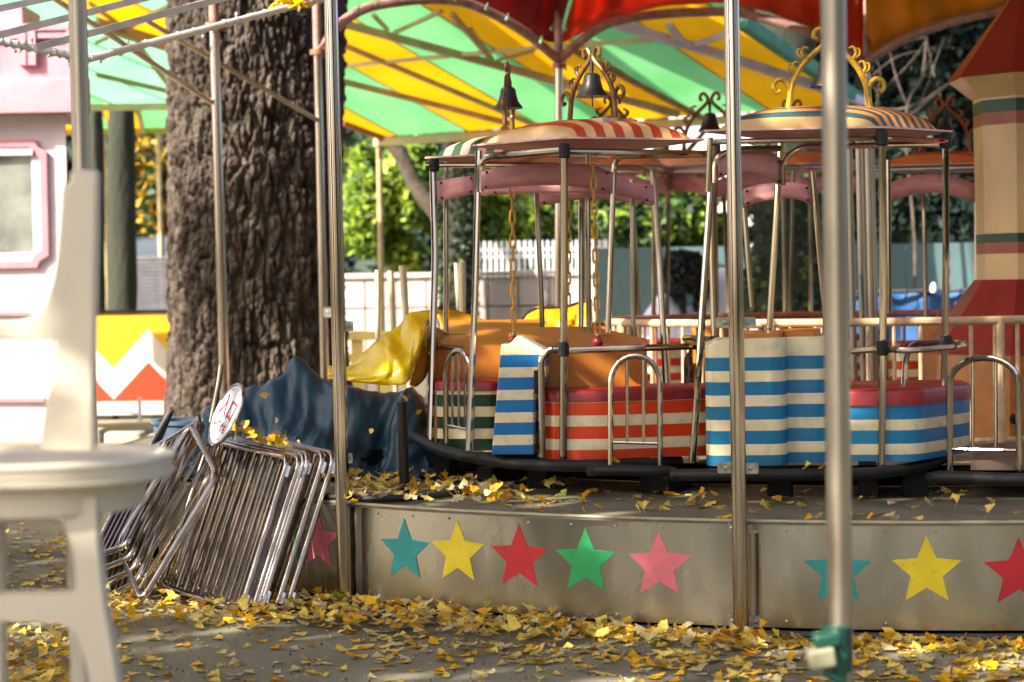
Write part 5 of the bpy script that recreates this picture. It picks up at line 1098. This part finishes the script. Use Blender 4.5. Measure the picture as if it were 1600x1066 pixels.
for k in range(5):
    dx = -21 * k; dy = -11 * k; dY = .05 * k
    barrier('%s chrome barrier of the left hand slanting row, %s' % (ords[k], ['bent corner over the right row', 'just behind the front one', 'in the middle', 'half behind the chair seat', 'farthest back by the chair'][k]),
            *([(298, 664, 8.7), (340, 742, 8.3), (222, 940, 7.98)] if k == 0 else [(266 - 9 * k, 688 + 4 * k, 9.0 + dY), (322 - 10 * k, 650 + 8 * k, 8.75 + dY), (226 - 7 * k, 925 - 18 * k, 8.05 + dY)]), 5, plates=False, rf=.0145, rb=.009)
barrier('odd chrome barrier standing steeply behind the left row beside the blue tub', (248, 690, 9.6), (272, 632, 9.5), (150, 850, 9.3), 3, plates=False)
mb = MB(); mb.tube(round_path([P(330, 660, 9.0), P(342, 600, 9.0), P(346, 570, 9.0)], .03), .012, 10); mb.tube([P(312, 690, 9.1), P(310, 650, 9.1)], .012, 8); tag(mb.build('bent_tube', BCH), 'single bent steel tube sticking up beside the tarpaulin edge', 'tube')
# dirty twigs bottom-left
# ------------------------------------------------------------------ entrance sign
def sign():
    c = P(354, 648, 8.38); n = Vector((-.80, -.42, .42)).normalized(); u = Vector((.48, 0, .88)); u = (u - n * u.dot(n)).normalized(); r_ = u.cross(n).normalized()
    t_ = thing('entrance_sign', 'round white sign with red Japanese entrance lettering propped on the barriers', 'sign', c)
    M = Matrix((r_, u, n)).transposed(); Rr = .139
    def Tm(x_, y_, z_): return c + r_ * x_ + u * y_ + n * z_
    mb = MB(); N_ = 40; ring = lambda rad, z_: [Tm(rad * math.cos(2 * math.pi * i / N_), rad * math.sin(2 * math.pi * i / N_), z_) for i in range(N_)]
    mb.add(ring(Rr, .004) + ring(Rr, -.006), [tuple(range(N_)), tuple(N_ + i for i in range(N_))[::-1]] + [(i, N_ + i, N_ + (i + 1) % N_, (i + 1) % N_) for i in range(N_)]); mb.build('plate', mat('white_sign_enamel', hx('c8c6c8'), .35, 0, .12, 8, dirt=.2), t_, smooth=False)
    mb = MB(); mb.tube(ring(Rr + .003, 0), .008, 10, True); mb.build('rim', BCH, t_)
    rm = mat('red_sign_paint', hx('a01a30'), .45)
    def text(s, size, x_, y_):
        cu = bpy.data.curves.new('lettering', 'FONT'); cu.body = s; cu.size = size; cu.align_x = 'CENTER'; cu.extrude = .0012; cu.offset = .0008 if size < .07 else .001
        ob = bpy.data.objects.new('tmp', cu); C.objects.link(ob); dg = bpy.context.evaluated_depsgraph_get(); me = bpy.data.meshes.new_from_object(ob.evaluated_get(dg)); bpy.data.objects.remove(ob)
        me.materials.clear(); me.materials.append(rm)
        for v in me.vertices: p = Tm(v.co.x + x_, v.co.y + y_, v.co.z + .0055); v.co = p - c
        o = bpy.data.objects.new('lettering', me); C.objects.link(o); o.parent = t_
    text('入口', .105, 0, -.008); text('いりぐち', .046, 0, -.072)
    mb = MB()
    for a in (65, 115, -65, -115, 0, 180): mb.lathe([(.004, .004), (.003, .007)], Tm(.118 * math.cos(R(a)), .118 * math.sin(R(a)), 0), 6, axis=n)
    mb.build('rivet', BLK, t_)
sign()
# ------------------------------------------------------------------ near poles
for (tp, bt, Y, r_, lab) in (((121, 0), (143, 860), 6.0, .0285, 'thick dull steel pole at left, in front of the kiosk'), ((1302, 0), (1313, 1000), 4.4, .0288, 'thick blurred steel pole in the right foreground')):
    lo, hi = pole_line(tp, bt, Y, r_, 0, 3.6); t = thing('steel_pole', lab, 'pole', lo)
    mb = MB(); mb.tube([lo, hi], r_, 24); mb.build('tube', CHD, t); mb = MB(); mb.lathe([(.07, 0), (.07, .01), (.03, .012)], lo, 16); mb.build('base_plate', CHD, t)
# green and cream tape roll tied to the near pole
t = thing('ratchet_strap', 'green and cream ratchet buckle strapped low on the right foreground pole', 'strap', P(1290, 1025, 4.34))
GRN = mat('green_plastic', hx('124637'), .4, 0, .25, 10); CRP = mat('cream_plastic_label', hx('8e8a70'), .5)
c = P(1300, 1018, 4.36); mb = MB(); mb.lathe([(.030, -.055), (.036, -.05), (.036, .05), (.030, .055)], c + Vector((.018, .04, 0)), 20); mb.build('band', GRN, t)
def ob(cpx, cpy, Y, sx, sy, sz, m, nm, rx=0.):
    mb = MB(); M = Matrix.Rotation(rx, 3, 'Y'); mb.box(P(cpx, cpy, Y), (sx, sy, sz), M=M); o = mb.build(nm, m, t, smooth=True); md = o.modifiers.new('b', 'BEVEL'); md.width = .009; md.segments = 4
ob(1292, 999, 4.3, .062, .06, .034, GRN, 'housing', -.1); ob(1283, 1027, 4.29, .062, .06, .046, CRP, 'label_block', -.15); ob(1311, 1035, 4.32, .03, .07, .085, GRN, 'handle', .1); ob(1300, 1056, 4.3, .06, .05, .02, GRN, 'foot', .5); ob(1288, 1049, 4.3, .04, .045, .022, mat('grey_buckle', hx('86847c'), .4, .3), 'buckle', .5)
# ------------------------------------------------------------------ plastic chair
PLC = mat('weathered_cream_plastic', hx('d3c9b4'), .42, 0, .12, 3, dirt=.08, bump=.05, bs=6, subw=.1)
Yc = 3.6; t = thing('plastic_chair', 'weathered cream plastic high chair blurred in the left foreground', 'chair', (X(30, Yc), Yc + .2, 0))
def ext(pts, y0, th, m=PLC, nm='part', bev=.008, par=t):
    """pixel outline at depth y0 extruded back by th"""
    n = len(pts); vs = [P(a, b, y0) for a, b in pts]; vs2 = [v + Vector((0, th, 0)) for v in vs]
    mb = MB(); mb.add(vs + vs2, [tuple(range(n)), tuple(n + i for i in range(n))[::-1]] + [(i, n + i, n + (i + 1) % n, (i + 1) % n) for i in range(n)]); o = mb.build(nm, m, par, ang=50); md = o.modifiers.new('bev', 'BEVEL'); md.width = bev; md.segments = 4; md.limit_method = 'ANGLE'; md.angle_limit = R(50); return o
def sm2(pts, k=5): return [(v.x, v.y) for v in smooth_path([Vector((a, b, 0)) for a, b in pts], k)]
ext([(108, 266), (152, 266)] + [(151, 350), (148, 480), (146, 600), (146, 706)] + [(60, 706)] + sm2([(66, 660), (78, 590), (84, 532)]) + [(-60, 532), (-60, 502)] + sm2([(0, 502), (35, 500), (60, 486), (78, 452), (88, 400), (94, 330), (96, 292)], 4) + [(108, 285)], Yc + .14, .035, nm='back')
# seat slab with rounded rim
def seat():
    a = P(236, 720, Yc); q = []; cx_ = X(-90, Yc) ; z1 = P(0, 716, Yc + .05).z
    rx_ = a.x - cx_; ry_ = .25; n = 60
    def lv(s_, z_): return [Vector((cx_ + rx_ * s_ * math.copysign(abs(math.cos(2 * math.pi * i / n)) ** .55, math.cos(2 * math.pi * i / n)), Yc + .18 + ry_ * s_ * math.copysign(abs(math.sin(2 * math.pi * i / n)) ** .7, math.sin(2 * math.pi * i / n)), z_)) for i in range(n)]
    z0 = z1 - .052
    L_ = [lv(.93, z1 - .018), lv(.965, z1 - .004), lv(1., z1 - .008), lv(1.0, z0 + .006), lv(.985, z0)]
    mb = MB(); mb.grid([l + [l[0]] for l in L_]); mb.add(lv(.93, z1 - .018), [tuple(range(n))]); mb.add(lv(.985, z0), [tuple(range(n))[::-1]]); mb.build('seat', PLC, t, ang=40)
    mb = MB(); mb.tube(lv(1.003, z1 - .012), .004, 6, True); mb.tube(lv(1.003, z0 + .008), .0035, 6, True); mb.build('rim_bead', PLC, t)
    # apron beneath
    def lv2(s_, z_): return lv(s_, z_)
    mb = MB(); zz = z0 - .001; ap = [lv(.86, zz), lv(.86, zz - .052), lv(.84, zz - .056)]; mb.grid([l + [l[0]] for l in ap]); mb.add(ap[-1], [tuple(range(n))[::-1]]); mb.build('apron', PLC, t, ang=40)
    return zz - .05
zap = seat()
yb = 1500
ext([(86, 778)] + [(150, 776)] + [(152, 850), (163, 950), (176, 1020), (188, 1100), (250, 1500)] + [(205, 1500), (150, 1150), (140, 1066)] + sm2([(132, 1030), (118, 995), (98, 978), (70, 974), (30, 972), (-80, 972)], 4) + [(-80, 932)] + sm2([(-20, 930), (60, 928), (112, 926), (118, 915), (112, 860), (98, 815)], 4), Yc + .0, .05, nm='leg')
ext([(-30, 780), (3, 780), (4, 1000), (10, 1400), (-20, 1400)], Yc + .36, .045, nm='leg')
ext([(100, 778), (128, 778), (132, 1000), (150, 1420), (120, 1420)], Yc + .42, .04, nm='leg')
# ------------------------------------------------------------------ overhead entry frame (top left)
GWP = mat('pale_grey_frame_paint', hx('e2e0dc'), .5, 0, .2, 8); STW = mat('frosty_string_light', hx('d4d6dc'), .35)
t = thing('overhead_frame', 'pale grey overhead bars crossing above the entrance at top left', 'frame', (X(150, 10), 10, 0))
for (a, b, Y0, Y1, wd) in (((-60, 70), (420, -52), 9.2, 10.4, .035), ((55, 75), (520, -48), 9.4, 10.8, .035), ((-60, 26), (120, -12), 8.6, 9.0, .03)):
    mb = MB(); mb.bar(P(*a, Y0), P(*b, Y1), wd, wd); mb.build('bar', GWP, t, smooth=False)
for (a, b, Y0, Y1) in (((-60, 52), (140, 93), 9.6, 9.7), ((140, 92), (520, -6), 9.7, 12.0)):
    p0, p1 = P(*a, Y0), P(*b, Y1); mb = MB(); mb.tube([p0, p1], .019, 10); mb.build('bar', GWP, t); mb = MB(); n = 150; L_ = (p1 - p0)
    pts = [p0.lerp(p1, i / n) + Vector((0, math.cos(i * .7), math.sin(i * .7))) * .024 for i in range(n + 1)]; mb.tube(pts, .0035, 4)
    for i in range(6, n, 7): mb.lathe([(.0, -.012), (.008, -.004), (.004, .01)], pts[i] + Vector((0, -.008, -.006 + .02 * math.sin(i))), 6)
    mb.build('string_light', STW, t)
mb = MB(); q = P(455, 4, 11.5)
for k in range(14): 
    a = k * 1.1; mb.tube(smooth_path([q + Vector((random.uniform(-.13, .13), random.uniform(-.04, .04), random.uniform(-.05, .05))) for _ in range(4)], 4), .006, 5)
o = mb.build('tied_rag', VY, t)
t = thing('chrome_brace', 'long chrome brace sloping down to the left tree pole', 'brace', P(330, 158, 12.9)); mb = MB(); mb.tube([P(60, -18, 11.6), P(331, 160, 12.95)], .0185, 12); mb.build('tube', CH, t)
t = thing('chrome_brace', 'thinner chrome brace sloping down to the middle pole across the bark', 'brace', P(495, 188, 14)); mb = MB(); mb.tube([P(228, 32, 12.6), P(496, 188, 14)], .017, 12); mb.build('tube', CHD, t)
# ------------------------------------------------------------------ ginkgo leaves
def leaf_mesh(kind):
    n = 10; sp = [2.0, 1.7, 2.3, 1.5][kind % 4]; cup = [.25, .6, .1, .9][kind % 4]; fold = [.2, -.5, .6, .0][kind % 4]; vs = [(0, 0, 0)]; 
    for i in range(n + 1):
        a = (i / n - .5) * sp; r_ = 1 + .07 * math.sin(i * 2.3 + kind) - (.2 * math.exp(-((i / n - .5) / .06) ** 2)); u = (i / n - .5) * 2
        for f_ in (.55, 1.0):
            vs.append((math.sin(a) * r_ * f_, math.cos(a) * r_ * f_, cup * .35 * (u * u) * f_ + fold * .3 * abs(u) * f_ + .05 * math.sin(i * 1.9) * f_ + cup * .12 * f_ * f_))
    fs = []
    for i in range(n):
        a0 = 1 + 2 * i; fs.append((0, a0 + 2, a0)); fs.append((a0, a0 + 2, a0 + 3, a0 + 1))
    o = len(vs); vs += [(-.018, 0, 0), (.018, 0, 0), (.07 + .016, -.8, .1 * cup), (.07 - .016, -.8, .1 * cup)]; fs.append((o, o + 1, o + 2, o + 3))
    return np.array(vs), fs
LV = [leaf_mesh(k) for k in range(4)]
def leafm(n, c, c2): return mat(n, c, .55, 0, .3, 60, col2=c2, transl=.3, spec=.3)
LM = [leafm('leaf_golden', hx('deae22'), hx('cc9818')), leafm('leaf_lemon', hx('e6cf70'), hx('d4b648')), leafm('leaf_pale_straw', hx('d4c494'), hx('b49c68')), leafm('leaf_amber', hx('b87a10'), hx('8e5e12')), leafm('leaf_greenish', hx('8e9438'), hx('7a7c2c'))]
LW = [.30, .36, .26, .05, .03]
def xform(kind, pos, s, yaw, tx, ty):
    v = LV[kind][0] * s; M = (Matrix.Rotation(yaw, 3, 'Z') @ Matrix.Rotation(tx, 3, 'X') @ Matrix.Rotation(ty, 3, 'Y')); q = v @ np.array(M).T; q[:, 2] += -q[:, 2].min() + .002; return q + np.array(pos)
leaves = []
def put(p, s, lift=0., tilt=.35):
    leaves.append((random.randrange(4), tuple(p + Vector((0, 0, lift))), s * random.uniform(.75, 1.2), random.uniform(0, 6.28), random.gauss(0, tilt), random.gauss(0, tilt), int(RNG.choice(5, p=LW))))
def in_plat(p, r_=4.43): return (p.x - CX) ** 2 + (p.y - CY) ** 2 < r_ * r_
def dens(px, py):
    # band along the skirt foot
    foot = 955 + (px - 540) * .08 if px > 540 else 930
    d = abs(py - foot)
    v = .10
    if px < 540 and 830 < py < 985: v = 1.0 if px > 150 else .35
    elif px >= 540: v = 1.0 * math.exp(-max(0, d - 18) / 26.) * (1.0 if px < 900 else .75 if px < 1200 else .5) + .09
    if px < 540 and py >= 985: v = .12
    if px < 540 and py <= 830: v = .10
    if px < 120 and py > 960: v = .8
    return v
cnt = 0
while cnt < 1900:
    px = random.uniform(-20, 1620); py = random.uniform(770, 1085)
    if random.random() > dens(px, py): continue
    p = PZ(px, py, 0)
    if in_plat(p): continue
    put(p, .040, random.uniform(0, .045) * (dens(px, py) > .7),   .3 if dens(px, py) > .7 else .12); cnt += 1
# leaves drifted along the skirt foot and under the barriers
for k in range(1100):
    a = random.uniform(aL - .62, aL + 1.0); r_ = 4.45 + abs(random.gauss(0, .12)); p = ring_pt(a, r_, 0); put(p, .040, random.uniform(0, .06) * (a < aL + .25), .3)
for k in range(900):     # outside the picture
    p = Vector((random.uniform(-7, 7), random.uniform(-2, 18), 0))
    if in_plat(p): continue
    put(p, .04)
# platform leaves
for k in range(400):
    a = aL + random.uniform(-.25, .95) ** 1 ; r_ = random.uniform(3.35, 4.37)
    t0 = (a - aL) / .5
    if random.random() < min(.8, max(.0, t0 * .55)): continue
    put(ring_pt(a, r_, ZP), .038, random.uniform(0, .03) if t0 < .3 else 0, .35)
for k in range(170):
    px = random.uniform(535, 820); py = random.uniform(755, 790)
    if random.random() < (px - 560) / 300 and py < 770: continue
    put(PZ(px, py, ZP), .038, random.uniform(0, .03), .45)
for (px, py) in ((1435, 797), (1190, 798), (1258, 772), (1268, 735), (1285, 738), (1330, 722), (1345, 724), (1040, 800), (1070, 790), (1420, 795), (1545, 805), (955, 725), (850, 717), (865, 716)): put(PZ(px, py, ZP if py > 760 else .585), .038, 0, .5)
for k in range(44):  # on top of the barriers
    px = random.uniform(362, 480); q = P(px, 688 + (px - 362) * .19 + random.uniform(-14, 4) * (1 if px < 420 else .4), 8.36 + random.uniform(-.16, .16)); put(q, .04, 0, .9)
for (px, py, Y) in ((661, 650, 8.72), (578, 685, 8.55), (430, 668, 8.8), (415, 634, 8.7), (636, 628, 8.7)): put(P(px, py, Y), .035, 0, 1.1)
# nearest 300 as individuals, the rest as one litter
camv = CP
def vis(l):
    v = Vector(l[1]) - CP; d = v.dot(fw)
    if d <= .5: return 0
    px = 800 + v.dot(rt) / d * FPX; py = 533 - v.dot(up) / d * FPX
    if not (0 < px < 1600 and 0 < py < 1066): return 0
    return l[2] / d
order = sorted(range(len(leaves)), key=lambda i: -vis(leaves[i])); big = set(order[:290])
LMESH = {}
for i in order[:290]:
    kd, pos, s, yaw, tx, ty, mi = leaves[i]
    if (kd, mi) not in LMESH:
        me = bpy.data.meshes.new('fallen_leaf'); me.from_pydata(LV[kd][0].tolist(), [], LV[kd][1]); me.materials.append(LM[mi]); me.polygons.foreach_set('use_smooth', [True] * len(me.polygons)); LMESH[(kd, mi)] = me
    o = bpy.data.objects.new('fallen_leaf', LMESH[(kd, mi)]); C.objects.link(o)
    M = (Matrix.Rotation(yaw, 3, 'Z') @ Matrix.Rotation(tx, 3, 'X') @ Matrix.Rotation(ty, 3, 'Y')); q = (LV[kd][0] * s) @ np.array(M).T
    o.matrix_world = Matrix.Translation(Vector(pos) + Vector((0, 0, -q[:, 2].min() + .002))) @ M.to_4x4() @ Matrix.Scale(s, 4)
    zn = 'on the ride deck' if in_plat(Vector(pos)) and pos[2] > .3 else 'on the leaning barriers' if pos[2] > .2 else ('on bare ground in front of the ride' if pos[1] < 6.7 else 'in the drift along the ride skirt') if pos[0] > -.9 else 'on the ground left of the ride'
    cn = ['golden yellow', 'lemon yellow', 'pale straw', 'dark amber', 'greenish'][mi]
    tag(o, '%s ginkgo leaf lying %s' % (cn, zn), 'leaf', '%s ginkgo leaves %s' % (cn, zn))
def litter(idx, nm, lab):
    V = []; F = []; MI = []; off = 0
    for i in idx:
        kd, pos, s, yaw, tx, ty, mi = leaves[i]; q = xform(kd, pos, s, yaw, tx, ty); V.append(q)
        for f_ in LV[kd][1]: F.append(tuple(a + off for a in f_)); MI.append(mi)
        off += len(q)
    V = np.concatenate(V); me = bpy.data.meshes.new(nm); me.from_pydata(V.tolist(), [], F)
    for m in LM: me.materials.append(m)
    me.polygons.foreach_set('material_index', MI); me.polygons.foreach_set('use_smooth', [True] * len(F)); o = bpy.data.objects.new(nm, me); C.objects.link(o); tag(o, lab, 'leaves', kind='stuff')
rest = [i for i in order[290:]]
litter(rest, 'leaf_litter', 'drift of yellow ginkgo leaves over ground, platform and barriers')
# crumbs and grit on the ground
n = 2600; px = RNG.uniform(-50, 1650, n); py = RNG.uniform(800, 1080, n); cen = np.array([tuple(PZ(a, b, .003)) for a, b in zip(px, py)])
o = quads('ground_grit', cen, .006, [LM[2], DRK, LM[3]], kind='stuff'); tag(o, 'crumbs of leaf and grit scattered on the ground', 'grit')
